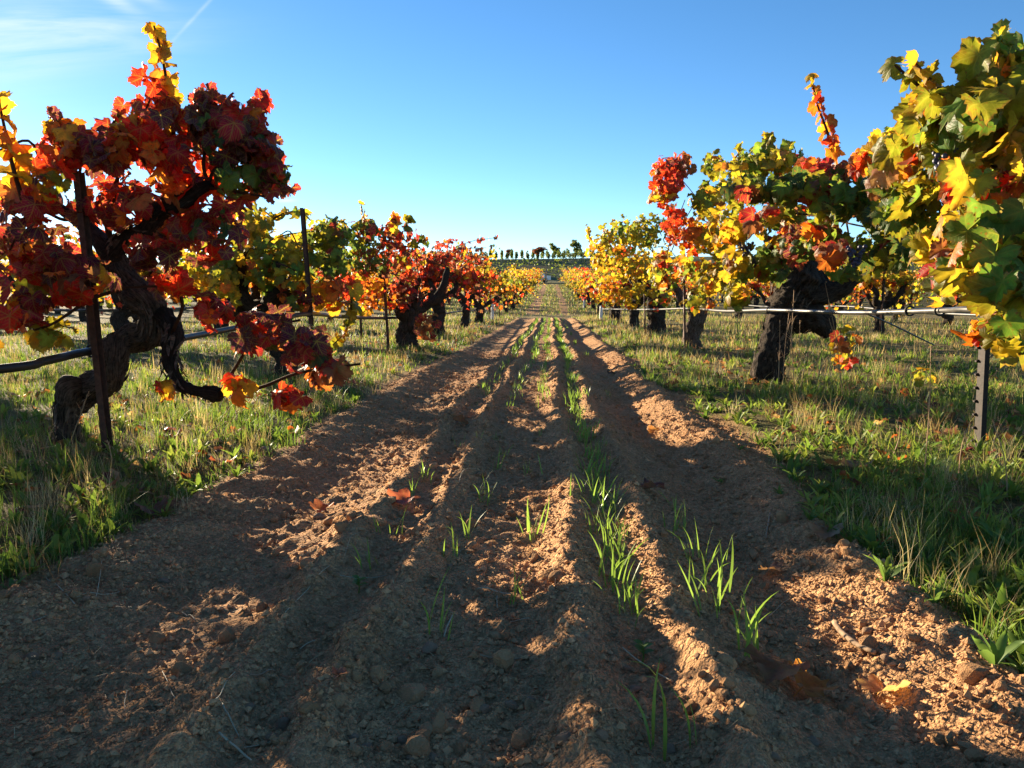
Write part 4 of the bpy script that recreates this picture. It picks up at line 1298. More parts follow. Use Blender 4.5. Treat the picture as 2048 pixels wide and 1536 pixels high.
v, f = oval_leaf(.022, .016); PEA = mesh_data('leaflet', v, f, mats=[M_WEED])
for px_, py_, lab in ((717, 1185, 'small round-leaved seedling left of the outermost sprouts'), (1285, 1325, 'small round-leaved seedling at the foot of the dense seed line'), (1160, 835, 'small round-leaved seedling among the dense sprouts'), (1118, 700, 'tiny round-leaved seedling far along the seed lines')):
    q = G(px_, py_)
    root = add('seedling', None, None, (q[0], q[1], gz(q[0], q[1])), lab, 'seedling', 'round-leaved seedlings')
    v, f, uv = tube([[0, 0, -.004], [.002, 0, .015], [0, 0, .032]], [.0016, .0012], 6, 5)
    add('stem', mesh_data('stem', v, f, uv, mats=[M_SPROUT]), root)
    for j in range(6):
        o = add('leaflet', PEA, root, (0, 0, .014 + .0035 * j)); o.rotation_euler = (0, -.3, j * 2.2)

# ------------------------------------------------------------------ verge grass
def grass_field(name, spots, lens, wids, cols, seed, nseg=3, label=None, bendr=(.2, 1.4)):
    """many blades in one mesh (vectorised)"""
    r_ = np.random.default_rng(seed)
    n = len(spots)
    t = np.linspace(0, 1, nseg + 1)
    lean = r_.uniform(.05, .55, n); bend = r_.uniform(*bendr, n)
    az = r_.uniform(0, 2 * math.pi, n)
    ang = lean[:, None] + bend[:, None] * t[None] ** 1.5
    ds = lens[:, None] / nseg
    h = np.concatenate([np.zeros((n, 1)), np.cumsum(np.sin(ang[:, :-1]) * ds, 1)], 1)
    z = np.concatenate([np.zeros((n, 1)), np.cumsum(np.cos(ang[:, :-1]) * ds, 1)], 1)
    wd = wids[:, None] * np.minimum(1, .6 + 1.5 * t)[None] * (1 - .96 * t ** 2)[None]
    d = np.stack([np.cos(az), np.sin(az)], -1); s = np.stack([-np.sin(az), np.cos(az)], -1)
    c = np.concatenate([spots[:, None, :2] + h[..., None] * d[:, None], (spots[:, None, 2] + z)[..., None]], -1)
    off = np.concatenate([s[:, None] * wd[..., None] / 2, np.zeros((n, nseg + 1, 1))], -1)
    V = np.concatenate([c + off, c - off], 1)
    m = nseg + 1; i = np.arange(nseg)
    f = np.concatenate([np.stack([i, i + 1, i + m + 1], -1), np.stack([i, i + m + 1, i + m], -1)])
    F_ = (f[None] + (np.arange(n) * 2 * m)[:, None, None]).reshape(-1, 3)
    C_ = np.repeat(np.concatenate([cols, np.ones((n, 1))], 1), 2 * m, 0)
    me = mesh_data(name, V.reshape(-1, 3), F_, col=C_, mats=[M_GRASS])
    return add(name, me, None, None, label, 'grass', None, 'stuff')


def scatter_verge(n, ymin, ymax, xr, seed, left, power=1.0):
    r_ = np.random.default_rng(seed)
    u_ = r_.random(n)
    y = ymin * (ymax / ymin) ** (u_ ** power)
    lim = np.minimum(xr, 1.0 + y * (.78 if left else .66))
    x = r_.random(n) ** 1.25
    x = (-1.06 - x * (lim - 1.0)) if left else (.74 + x * (lim - .70))
    keep = (r_.random(n) < (1 - bed_mask(x, y)) ** 1.5)
    return x[keep], y[keep], r_


GREENS = np.array([(.095, .155, .026), (.14, .21, .035), (.21, .25, .045), (.065, .115, .028)])
DRYS = np.array([(.34, .245, .115), (.44, .33, .17), (.25, .15, .07), (.50, .40, .22)])
for side, nb, sd in ((True, 95000, 1), (False, 110000, 2)):
    x, y, r_ = scatter_verge(nb, 1.05, 30, 11, sd, side)
    n = len(x)
    patchn = fbm(x * .9, y * .9, seed=61, octaves=3) + .5 * fbm(x * 3, y * 3, seed=62, octaves=2)
    hgt = fbm(x * 1.7, y * 1.7, seed=63, octaves=2)
    # patchy: bare ground shows in places
    keep = r_.random(n) < np.clip(.66 + 1.7 * patchn, .05, 1)
    x, y, patchn, hgt = x[keep], y[keep], patchn[keep], hgt[keep]; n = len(x)
    dryp = np.clip((.42 if side else .20) - .9 * patchn + (.035 if side else .085) * np.clip(y - 3.2, 0, 7), .06, .85)
    dry = r_.random(n) < dryp
    g = GREENS[r_.choice(4, n, p=[.34, .34, .2, .12])] * r_.uniform(.75, 1.25, (n, 1))
    dcol = DRYS[r_.choice(4, n, p=[.35, .3, .2, .15])] * r_.uniform(.7, 1.2, (n, 1))
    cols = np.where(dry[:, None], dcol, g)
    L = np.where(dry, r_.uniform(.02, .085, n), r_.uniform(.018, .068, n)) * (1 + .8 * hgt)
    L = L * np.where(r_.random(n) < .035, 2.0, 1.0)
    edge_d = np.where(side, -x - 1.06, x - .74)
    L = L * np.clip(.55 + edge_d * 1.6, .55, 1.15)
    W = np.where(dry, .0022, .0040) * r_.uniform(.7, 1.4, n) * np.clip(y / 4.0, .75, 4.0)
    Lf = L * np.clip(.9 + y / 22, 1, 2)
    nt = 720
    tx, ty, _ = scatter_verge(nt, 1.3, 16, 7, sd + 50, side)
    reps = r_.integers(10, 34, len(tx)); ti = np.repeat(np.arange(len(tx)), reps); m_ = len(ti)
    tdry = r_.random(len(tx)) < (.62 if side else .48); th = r_.uniform(.05, .13, len(tx)) * np.where(tdry, 1.35, 1)
    x = np.concatenate([x, tx[ti] + r_.normal(0, .022, m_)]); y = np.concatenate([y, ty[ti] + r_.normal(0, .022, m_)])
    tg = GREENS[r_.integers(0, 3, len(tx))] * 1.15; td = DRYS[r_.integers(0, 4, len(tx))]
    cols = np.concatenate([cols, np.where(tdry[:, None], td, tg)[ti] * r_.uniform(.75, 1.2, (m_, 1))])
    Lf = np.concatenate([Lf, th[ti] * r_.uniform(.5, 1.2, m_)]); W = np.concatenate([W, np.where(tdry, .0018, .0034)[ti] * np.clip(ty[ti] / 4, .8, 3)])
    spots = np.stack([x, y, gza(x, y) - .004], -1)
    grass_field('verge_grass', spots, Lf, W, cols, 5 + side, 2, 'mixed green and straw coloured grass on the %s verge' % ('left' if side else 'right'))

# grass beyond the cross path and in the far alley
r_ = np.random.default_rng(77)
n = 38000
y = 28.3 * (95 / 28.3) ** (r_.random(n) ** .8); x = r_.uniform(-1, 1, n) * (2.5 + y * .14)
edge = np.abs(x) < 1.0
keep = (r_.random(n) > bed_mask(x, y) * .93) & ~((y < 31.3) & (np.abs(x) < 9) & (r_.random(n) < .96))
x, y = x[keep], y[keep]; n = len(x)
dry = r_.random(n) < .45
cols = np.where(dry[:, None], DRYS[r_.integers(0, 4, n)], GREENS[r_.integers(0, 4, n)] * 1.2)
grass_field('alley_grass', np.stack([x, y, gza(x, y) - .01], -1), r_.uniform(.05, .16, n), r_.uniform(.012, .03, n) * (y / 35), cols, 9, 2, 'thin grass and stubble in the alley beyond the cross path')

# weeds: rosettes with lance-shaped leaves
def lance(L, w_, arch, n=3):
    t = np.linspace(0, 1, n + 1)
    wd = w_ * (np.sin(np.pi * t ** .8) ** .7 * .9 + .1) * (1 - t ** 6)
    ang = arch[0] - arch[1] * t
    ds = L / n
    hx = np.concatenate([[0], np.cumsum(np.cos(ang[:-1]) * ds)]); hz = np.concatenate([[0], np.cumsum(np.sin(ang[:-1]) * ds)])
    c = np.stack([hx, t * 0, hz], -1)
    side = np.stack([t * 0, wd / 2, wd * .22], -1)
    v = np.concatenate([c + side, c, c - side * [1, 1, -1]])
    m = n + 1; i = np.arange(n)
    f = np.concatenate([np.stack([i, i + 1, i + m + 1], -1), np.stack([i, i + m + 1, i + m], -1), np.stack([i + m, i + m + 1, i + 2 * m + 1], -1), np.stack([i + m, i + 2 * m + 1, i + 2 * m], -1)])
    return v, f


LANCE = []
for k in range(8):
    v, f = lance(1.0, random.uniform(.18, .30), (random.uniform(.6, 1.25), random.uniform(.5, 1.3)))
    LANCE.append((v, f, mesh_data('leaf', v, f, mats=[M_WEED])))
weed_px = [(1590, 960, .07), (1640, 985, .075), (1690, 1000, .08), (1560, 985, .05), (1440, 962, .045), (1620, 1040, .055), (1660, 1060, .05), (1720, 1050, .08), (1780, 1040, .09), (1850, 1010, .09), (1930, 1050, .1), (1800, 1110, .09), (1770, 1160, .085), (1850, 1150, .1), (1930, 1150, .11), (2000, 1100, .11), (1870, 1210, .085), (1950, 1230, .1), (2020, 1200, .11), (1990, 1330, .11), (2030, 1290, .11), (1480, 900, .05), (1530, 890, .06), (1600, 900, .07), (1700, 920, .08), (1760, 960, .08), (1860, 940, .09), (1820, 880, .08), (1470, 840, .06), (1560, 850, .06), (1430, 810, .06), (1400, 780, .055), (1650, 870, .07), (1740, 880, .07), (1900, 870, .08), (2010, 950, .09), (1970, 1010, .1),
           (330, 960, .07), (300, 985, .07), (360, 975, .06), (395, 962, .05), (250, 935, .07), (100, 1045, .08), (60, 1020, .09), (30, 1060, .09), (150, 1080, .07), (90, 1090, .08), (140, 1010, .07), (20, 1180, .09), (60, 1150, .08), (600, 850, .05), (560, 870, .05), (640, 830, .05), (680, 800, .05), (480, 880, .06), (430, 830, .06), (520, 800, .06), (120, 950, .08), (40, 900, .08), (280, 870, .07)]
weed_px.sort(key=lambda q: -q[1]); wc = [0, 0]
for k, (a, b, L) in enumerate(weed_px):
    q = G(a, b)
    r_side = a > 1000
    root = add('weed', None, None, (q[0], q[1], gz(q[0], q[1]) - .004), None, 'weed', 'leafy weeds on the verges')
    wc[r_side] += 1
    root['label'] = '%s green weed rosette from the camera on the %s verge' % (nth(wc[r_side]), 'right' if r_side else 'left')
    for j in range(random.randint(6, 10)):
        o = add('leaf', random.choice(LANCE)[2], root)
        s = L * random.uniform(.6, 1.2) * (.68 if b > 1100 else .85)
        o.scale = (s, s, s); o.rotation_euler = (random.gauss(0, .2), random.gauss(-.1, .2), j * 2.4 + random.gauss(0, .3))
# the uncounted rest of the ground cover
for side, sd, nw in ((True, 21, 1500), (False, 22, 2600)):
    x, y, r_ = scatter_verge(nw, 1.2, 14, 6, sd, side)
    bag = Bag()
    for a, b in zip(x, y):
        z_ = gz(a, b) - .004
        L = r_.uniform(.035, .085)
        g = np.append(GREENS[r_.integers(0, 3)] * r_.uniform(.8, 1.25), 1)
        for j in range(int(r_.integers(5, 9))):
            v, f, _ = LANCE[int(r_.integers(0, 8))]
            s = L * r_.uniform(.6, 1.2); an = j * 2.4 + r_.normal(0, .3)
            ca, sa = math.cos(an), math.sin(an)
            vv = v * s
            bag.add(np.stack([vv[:, 0] * ca - vv[:, 1] * sa + a, vv[:, 0] * sa + vv[:, 1] * ca + b, vv[:, 2] + z_], -1), f, g)
    add('ground_cover', bag.mesh('ground_cover', [M_GRASS]), None, None, 'low broad-leaved ground cover on the %s verge' % ('left' if side else 'right'), 'weeds', None, 'stuff')

# tall dry stalks
def stalk(base, top, label, seed, seeds=10, r0=.0022, seedsize=.010, side=3):
    r_ = np.random.default_rng(seed)
    b = np.asarray(base, float); t_ = np.asarray(top, float)
    root = add('dry_stalk', None, None, b, label, 'stalk', 'tall dry stalks')
    mid = (t_ - b) * .5 + r_.normal(0, .012, 3)
    v, f, uv = tube([[0, 0, -.01], mid, t_ - b], [r0, r0 * .8, r0 * .5], 12, 5)
    add('stem', mesh_data('stem', v, f, uv, mats=[M_DRY]), root)
    L = np.linalg.norm(t_ - b)
    for j in range(side):
        s0 = (t_ - b) * r_.uniform(.35, .85)
        dv = np.array([r_.normal(0, .3), r_.normal(0, .3), r_.uniform(.3, .8)]) * L * .22
        v, f, uv = tube([s0, s0 + dv * .6, s0 + dv], [r0 * .6, r0 * .3], 6, 4)
        add('side_stem', mesh_data('side_stem', v, f, uv, mats=[M_DRY]), root)
    bag = Bag()
    for j in range(seeds):
        s0 = (t_ - b) * r_.uniform(.4, 1.0) + r_.normal(0, .008, 3)
        v, f = blade_arrays(seedsize * r_.uniform(.8, 1.8), seedsize * .45, r_.uniform(0, .8), r_.uniform(0, 6.28), r_.uniform(.2, 1.2), 2)
        bag.add(v + s0, f)
    add('husks', bag.mesh('husks', [M_DRY]), root, kind='stuff')


def stalk_px(b, t, Y_, label, seed, **kw):
    p = P(b[0], b[1], Y_); p[2] = gz(p[0], p[1])
    stalk(p, P(t[0], t[1], Y_), label, seed, **kw)


SP_ = [((1556, 770), (1560, 640), 5.5, 'left stalk of the dry clump before the black trunk'), ((1566, 772), (1578, 625), 5.5, 'second stalk of the dry clump before the black trunk'), ((1576, 772), (1588, 580), 5.45, 'tallest stalk of the dry clump before the black trunk'), ((1590, 774), (1582, 650), 5.4, 'fourth stalk of the dry clump before the black trunk'), ((1604, 775), (1600, 640), 5.4, 'right stalk of the dry clump before the black trunk'),
       ((1625, 780), (1672, 690), 5.3, 'slanting dry stalk right of the black trunk'), ((1686, 800), (1650, 565), 4.9, 'long straight dry stalk between black trunk and right post'), ((1845, 1010), (1862, 690), 2.75, 'tall russet dry stalk left of the studded post'), ((1780, 960), (1800, 850), 3.0, 'short pale dry stalk in the right verge'), ((1915, 1000), (1945, 830), 2.7, 'bent dry stalk in front of the studded post'), ((2010, 1080), (1985, 840), 2.4, 'dry stalk at the right edge of the grass'),
       ((395, 900), (370, 800), 3.6, 'dry stalk under the drooping arm of the crimson vine'), ((430, 905), (455, 790), 3.5, 'straight dry stalk below the low red leaves'), ((460, 910), (490, 800), 3.4, 'leaning dry stalk below the low red leaves'), ((500, 880), (520, 790), 3.9, 'thin dry stalk near the bright red leaves'), ((250, 960), (262, 860), 2.85, 'dry stalk right of the rusty stake foot'), ((230, 980), (215, 880), 2.7, 'dry stalk in front of the rusty stake'), ((290, 975), (300, 900), 2.75, 'small dry stalk right of the rusty stake'), ((90, 960), (110, 850), 2.9, 'dry stalk left of the twisted trunk'), ((60, 1010), (40, 880), 2.6, 'dry stalk at the left picture edge'), ((130, 850), (178, 782), 3.0, 'dry seed spray crossing the twisted trunk'),
       ((705, 690), (700, 650), 9.0, 'dry stalk far left before the black forked trunk'), ((1215, 650), (1212, 590), 17, 'dry stalk in the right row far along'), ((1240, 660), (1246, 600), 15.5, 'dry stalk beside the far right trunks'), ((970, 640), (966, 585), 23, 'dry leafy stalk left row near the path')]
for k, (b, t, Y_, lab) in enumerate(SP_):
    stalk_px(b, t, Y_, lab, 900 + k, seeds=16 if Y_ < 4 else 10, side=4, r0=.0022 if Y_ < 4 else .003)

# ------------------------------------------------------------------ clods, stones, litter
ICO_V = np.array([[1, 0, 0], [-1, 0, 0], [0, 1, 0], [0, -1, 0], [0, 0, 1], [0, 0, -1]], float)      # crumbs are small angular octahedra
ICO_F = np.array([[0, 2, 4], [2, 1, 4], [1, 3, 4], [3, 0, 4], [2, 0, 5], [1, 2, 5], [3, 1, 5], [0, 3, 5]])
_b = bmesh.new(); bmesh.ops.create_icosphere(_b, subdivisions=3, radius=1)
ICO2_V = np.array([q.co[:] for q in _b.verts]); ICO2_F = np.array([[q.index for q in f_.verts] for f_ in _b.faces]); _b.free()

r_ = np.random.default_rng(404)
n = 95000
y = 1.0 * (10.0 / 1.0) ** (r_.random(n) ** 1.25)
x = r_.uniform(-1.25, .92, n)
keep = r_.random(n) < bed_mask(x, y) * np.clip(.55 + .9 * fbm(x * 2, y * 2, seed=71), .15, 1)
x, y = x[keep], y[keep]; n = len(x)
s = .0021 * (r_.pareto(2.3, n) + 1); s = np.minimum(s, .0095) * (.8 + .09 * y)
proto = []
for k in range(10):
    q = ICO_V * r_.uniform(.7, 1.35, 6)[:, None] + r_.normal(0, .22, (6, 3))
    proto.append(q * r_.uniform(.75, 1.2, 3))
zz = gza(x, y)
VV, FF, CC = [], [], []
kk = r_.integers(0, 10, n); an = r_.uniform(0, 6.28, n)
nv = len(ICO_V)
for k in range(10):
    q = np.nonzero(kk == k)[0]
    ca, sa = np.cos(an[q])[:, None], np.sin(an[q])[:, None]
    p_ = proto[k][None] * s[q][:, None, None]
    V = np.stack([p_[..., 0] * ca - p_[..., 1] * sa + x[q][:, None], p_[..., 0] * sa + p_[..., 1] * ca + y[q][:, None], p_[..., 2] * .85 + (zz[q] + s[q] * .35)[:, None]], -1)
    VV.append(V.reshape(-1, 3)); CC.append(np.repeat(r_.uniform(.75, 1.25, len(q)), nv))
    FF.append((ICO_F[None] + (np.arange(len(q)) * nv)[:, None, None]).reshape(-1, 3))
offs = np.concatenate([[0], np.cumsum([len(q) for q in VV])[:-1]])
FF = np.concatenate([f_ + o_ for f_, o_ in zip(FF, offs)]); VV = np.concatenate(VV); CC = np.concatenate(CC)
cc = np.stack([CC, CC, CC, np.ones_like(CC)], -1)
add('soil_crumbs', mesh_data('soil_crumbs', VV, FF, col=cc, mats=[M_CLOD], smooth_shade=False), None, None, 'loose brown crumbs and small clods over the tilled soil', 'soil', None, 'stuff')

_b = bmesh.new(); bmesh.ops.create_icosphere(_b, subdivisions=2, radius=1)
CL_V = np.array([q.co[:] for q in _b.verts]); CL_F = np.array([[q.index for q in f_.verts] for f_ in _b.faces]); _b.free()
bag = Bag()
n = 2800
y = 1.0 * (7.0 / 1.0) ** (r_.random(n) ** 1.05); x = r_.uniform(-1.2, .85, n)
keep = r_.random(n) < bed_mask(x, y) * np.clip(.5 + 1.3 * fbm(x * 2.5, y * 2.5, seed=77), .05, 1)
for a, b in zip(x[keep], y[keep]):
    s_ = min(.006 * (r_.pareto(2.6) + 1), .02)
    k0 = r_.uniform(0, 50)
    q = CL_V * (1 + .5 * fbm(CL_V[:, 0] * 1.2 + k0, CL_V[:, 1] * 1.2, CL_V[:, 2] * 1.2, seed=88, octaves=3))[:, None] * r_.uniform(.7, 1.2, 3)
    for pn in unit(r_.normal(size=(4, 3))):
        q = q - np.maximum(0, q @ pn - .6)[:, None] * pn * .9
    g_ = r_.uniform(.55, .9)
    bag.add(q * s_ + [a, b, gz(a, b) + s_ * .3], CL_F, (g_, g_, g_, 1))
add('soil_clods', bag.mesh('soil_clods', [M_CLOD], False), None, None, 'angular brown clods lying between the ridges', 'soil', None, 'stuff')

STONES = []
for k in range(7):
    q = ICO2_V * (1 + .42 * fbm(ICO2_V[:, 0] * 1.1 + k * 5, ICO2_V[:, 1] * 1.1, ICO2_V[:, 2] * 1.1, seed=120 + k, octaves=4, gain=.55))[:, None]
    pl0 = unit(r_.normal(size=(7, 3)))
    for pn in pl0:      # knock flat facets into it
        dd_ = q @ pn; q = q - np.maximum(0, dd_ - .68)[:, None] * pn * .9
    q = q * np.array([1.0, r_.uniform(.65, .9), r_.uniform(.55, .8)])
    STONES.append(mesh_data('stone', q, ICO2_F, mats=[M_STONE]))
stone_px = [(860, 1298, 44, 'large stone beside the near single sprout'), (968, 1420, 36, 'rounded pale stone in the middle furrow'), (1022, 1410, 36, 'stone touching the rounded one in the middle furrow'), (1062, 1405, 28, 'stone right of the stone pair in the middle furrow'), (735, 1495, 34, 'stone near the bottom edge left of the furrow'), (705, 1478, 30, 'flat stone near the bottom edge left of the furrow'), (805, 1485, 32, 'upright stone near the bottom edge of the furrow'), (825, 1516, 30, 'dark stone at the bottom edge of the furrow'), (865, 1515, 30, 'square stone at the bottom edge of the furrow'), (565, 1452, 40, 'stone below the straw on the left soil'), (545, 1478, 40, 'buried clod below the stone on the left soil'), (500, 1416, 30, 'clod left of the long straw'), (62, 1315, 34, 'pale stone at the left edge of the soil'), (115, 1312, 24, 'round stone right of the pale one at far left'), (75, 1350, 22, 'thin stone at the far left soil'), (175, 1220, 24, 'stone near the left grass edge'), (330, 1158, 24, 'smooth pale pebble on the left slope'), (270, 1130, 16, 'tiny pebble high on the left slope'), (500, 935, 26, 'pale stone at the foot of the left verge'), (530, 905, 32, 'buff stone on the left verge edge'), (540, 1018, 16, 'pebble in the left wheel track'), (855, 1100, 14, 'small pebble near the thin sprout'), (900, 1133, 16, 'round pebble right of the thin sprout'), (1185, 1120, 18, 'pebble on the dark side of the tall ridge'), (1175, 1275, 16, 'pebble at the foot of the tall ridge'), (1255, 1340, 22, 'stone right of the tall ridge'), (1270, 1380, 32, 'dark clod beside the seed line'), (1130, 1480, 40, 'clod on the tall ridge near the bottom edge'), (1200, 1470, 34, 'clod right of the tall ridge near the bottom edge'), (1340, 1500, 36, 'clod at the bottom edge right of the sprouts'), (1735, 1260, 30, 'sunlit stone behind the twig'), (1780, 1245, 34, 'stone right of the twig'), (1770, 1315, 22, 'small stone below the twig'), (1570, 1157, 18, 'stone in the right wheel track'), (1655, 1120, 18, 'sunlit pebble on the right berm'), (1670, 1095, 20, 'buff pebble on the right berm'), (1700, 1102, 16, 'pebble at the edge of the right grass'), (1500, 1065, 12, 'bright pebble below the right berm'), (1395, 1315, 20, 'stone in the seed line by the last sprouts'), (1305, 1215, 18, 'clod right of the dense sprouts'), (1550, 1515, 30, 'half buried stone at the bottom right'), (1630, 1485, 34, 'clod in the bottom right shadow'), (1710, 1430, 16, 'pale flat pebble at bottom right'), (640, 1035, 26, 'dark clod in the left wheel track'), (760, 798, 14, 'grey stone on the far left verge edge'), (1390, 1210, 20, 'bluish stone beside the right sprouts')]
for a, b, wpx, lab in stone_px:
    q = G(a, b)
    s = wpx / F * q[1] * .5
    o = add('stone', random.choice(STONES), None, (q[0], q[1], gz(q[0], q[1]) + s * .12), lab, 'stone', 'stones and clods lying on the soil')
    o.scale = (s, s, s); o.rotation_euler = (random.uniform(-.3, .3), random.uniform(-.3, .3), random.uniform(0, 6.28))

# fallen leaves: crumpled
def crumpled(seed):
    v, f, uv, e = leaf_mesh_arrays(seed, 31, curl=.2, fold=.35, wave=.10, depth=1.1)
    r2 = np.random.default_rng(seed)
    v = v.copy()
    v[:, 2] += .22 * fbm(v[:, 0] * 2.2 + seed, v[:, 1] * 2.2, seed=seed, octaves=3)
    c = .9; x_ = v[:, 0] * math.cos(.6) + v[:, 1] * math.sin(.6)
    v[:, 2] += .5 * np.maximum(0, np.abs(x_) - .25) ** 1.5
    v[:, 2] -= v[:, 2].min()
    return mesh_data('fallen_leaf', v, f, uv, attrs={'edge': e * .7}, mats=[M_LEAF])


CRUM = [crumpled(700 + k) for k in range(6)]
fl = [(1560, 1372, .062, (.20, .10, .045), 'big curled brown leaf fallen in the right wheel track'), (1600, 1385, .05, (.34, .16, .035), 'orange torn leaf beside the big curled one'), (1768, 1390, .045, (.50, .32, .14), 'sunlit tan leaf fallen at lower right'), (808, 1010, .06, (.30, .085, .055), 'reddish leaf fallen on the left ridges'), (918, 856, .05, (.16, .06, .035), 'small brown leaf fallen between the left ridges'), (1300, 990, .06, (.13, .055, .04), 'dark leaf fallen beside the dense sprouts'), (1545, 1150, .035, (.20, .11, .06), 'curled leaf in the right wheel track'), (1655, 1078, .05, (.27, .19, .12), 'grey brown leaf on the right berm'), (1770, 1095, .055, (.24, .11, .05), 'brown leaf in the right weeds'), (1715, 945, .06, (.24, .15, .09), 'dry standing leaf in the right grass'), (1345, 775, .06, (.34, .15, .06), 'russet leaf at the right grass edge'), (1312, 868, .045, (.32, .17, .06), 'orange leaf in the right wheel track'), (1220, 752, .05, (.10, .06, .04), 'dark leaf far down the right track'), (640, 1028, .045, (.14, .05, .035), 'dark leaf lying in the left wheel track'), (310, 1030, .06, (.16, .075, .05), 'brown leaf in the straw at the left verge'), (445, 935, .055, (.30, .085, .045), 'red leaf on the left verge edge'), (350, 885, .055, (.22, .07, .04), 'dull red leaf under the crimson vine'), (470, 870, .04, (.42, .10, .03), 'orange leaf in the left grass'), (1480, 705, .07, (.35, .17, .08), 'leaf lying under the right row'), (1690, 780, .06, (.36, .2, .09), 'dry leaf beside the long straight stalk'), (40, 800, .07, (.34, .12, .05), 'rust leaf in the grass at the left edge'), (90, 795, .06, (.36, .11, .04), 'orange leaf in the grass left of the trunk'), (205, 995, .05, (.16, .05, .035), 'crimson leaf at the foot of the rusty stake'), (680, 1355, .018, (.30, .14, .09), 'scrap of red leaf on the near left ridge'), (1895, 880, .06, (.24, .1, .05), 'brown leaf in the right grass near the post')]
for k, (a, b, s, c, lab) in enumerate(fl):
    q = G(a, b)
    o = add('fallen_leaf', CRUM[k % 6], None, (q[0], q[1], gz(q[0], q[1]) - .002), lab, 'leaf', 'fallen vine leaves')
    o.scale = (s, s, s); o.rotation_euler = (random.gauss(0, .15), random.gauss(0, .15), random.uniform(0, 6.28)); o.color = (*c, .15)


def lying(name, a, b, rad, label, cat, group, mat, bow=.0):
    p, q = G(*a), G(*b)
    pts = []
    for t in np.linspace(0, 1, 5):
        m_ = p * (1 - t) + q * t
        m_ = m_ + np.array([-(q - p)[1], (q - p)[0], 0]) * bow * math.sin(math.pi * t)
        m_[2] = gz(m_[0], m_[1]) + rad * 1.2 + .003
        pts.append(m_)
    pts = np.array(pts); pts[:, 2] = np.maximum(pts[:, 2], np.linspace(pts[0, 2], pts[-1, 2], 5) - .004)
    v, f, uv = tube(pts - pts[0], [rad, rad * .95, rad * .8], 12, 6)
    add(name, mesh_data(name, v, f, uv, mats=[mat]), None, pts[0], label, cat, group)


GSW = 'straws on the soil'
st = [((320, 1335), (350, 1400), .0016, 'straight straw on the near left soil'), ((438, 1475), (503, 1527), .0028, 'thick straw at the bottom left'), ((445, 1412), (478, 1478), .002, 'long straw above the thick one at bottom left'), ((205, 1140), (193, 1202), .0014, 'upright looking straw on the left slope'), ((365, 1228), (390, 1243), .002, 'short straw on the left slope'), ((500, 1358), (550, 1348), .0028, 'reddish stick on the left ridge'), ((430, 1408), (470, 1350), .0013, 'forked straw on the left ridge'), ((250, 1425), (262, 1378), .0012, 'pale straw at far left'), ((680, 1155), (772, 1151), .0018, 'straw lying behind the small seedling'), ((570, 1225), (660, 1140), .0012, 'thin straw along the left ridge'), ((955, 1182), (1022, 1192), .003, 'bent pale straw in the middle furrow'), ((1000, 1190), (995, 1220), .0022, 'short white straw in the middle furrow'), ((1020, 1248), (1060, 1240), .0016, 'white straw beside the tall ridge'), ((888, 1278), (905, 1238), .003, 'pale husk right of the near single sprout'), ((960, 1330), (1060, 1318), .003, 'frayed root clump in the middle furrow'), ((1245, 1300), (1345, 1368), .0022, 'long straw crossing the dense seed line'), ((1340, 930), (1412, 929), .0022, 'straw lying across the right wheel track'), ((840, 1330), (900, 1348), .001, 'thin root on the left ridge'), ((470, 1505), (560, 1480), .0012, 'straw near the bottom edge'), ((650, 1280), (600, 1302), .0016, 'stalk on the flank of the left ridge'), ((730, 1062), (690, 1120), .001, 'thin straw by the first sprouts'), ((1080, 1215), (1108, 1190), .0014, 'root on the tall ridge'), ((1105, 1150), (1106, 1186), .0014, 'standing root on the tall ridge'), ((1130, 1085), (1180, 1100), .0014, 'straw at the top of the tall ridge'), ((940, 990), (985, 975), .0018, 'straw on the left inner ridge'), ((918, 955), (958, 938), .002, 'broken straw on the left inner ridge'), ((1010, 962), (1075, 950), .0013, 'straw in the middle furrow further up'), ((1520, 1245), (1580, 1200), .0012, 'straw in the right wheel track'), ((255, 1185), (150, 1200), .0016, 'dry grass stem at the left verge'), ((80, 1110), (150, 1215), .0022, 'dry oat stem at the left verge'), ((95, 1235), (40, 1250), .0016, 'straw at the left grass edge'), ((290, 1080), (360, 1050), .0012, 'straw below the left verge')]
for k, (a, b, rad, lab) in enumerate(st):
    lying('straw', a, b, rad * .6, lab, 'straw', GSW, M_TWIG if 'stick' in lab or 'root' in lab else M_STRAW, bow=.05 * math.sin(k * 2.1))
lying('twig', (1668, 1255), (1748, 1315), .0062, 'jointed brown twig lying at lower right', 'twig', None, M_TWIG, -.06)
lying('twig', (1540, 1035), (1532, 1075), .003, 'thin reddish twig standing on the right berm', 'twig', None, M_TWIG)
# straw and chaff too small to count
r_ = np.random.default_rng(505)
bag = Bag()
n = 2400
y = 1.05 * (9 / 1.05) ** r_.random(n); x = np.where(r_.random(n) < .4, r_.normal(-1.15, .16, n), r_.uniform(-1.2, .85, n))
z_ = gza(x, y)
for k in range(n):
    L = r_.uniform(.008, .045); a = r_.uniform(0, 6.28)
    v, f = blade_arrays(L, r_.uniform(.001, .0024), r_.uniform(-.3, .3), a, r_.uniform(1.25, 1.62), 2)
    bag.add(v + [x[k], y[k], z_[k] + .004], f, np.append(DRYS[r_.integers(0, 4)] * r_.uniform(.6, 1.2), 1))
add('chaff', bag.mesh('chaff', [M_GRASS]), None, None, 'bits of straw and chaff strewn over the soil', 'straw', None, 'stuff')

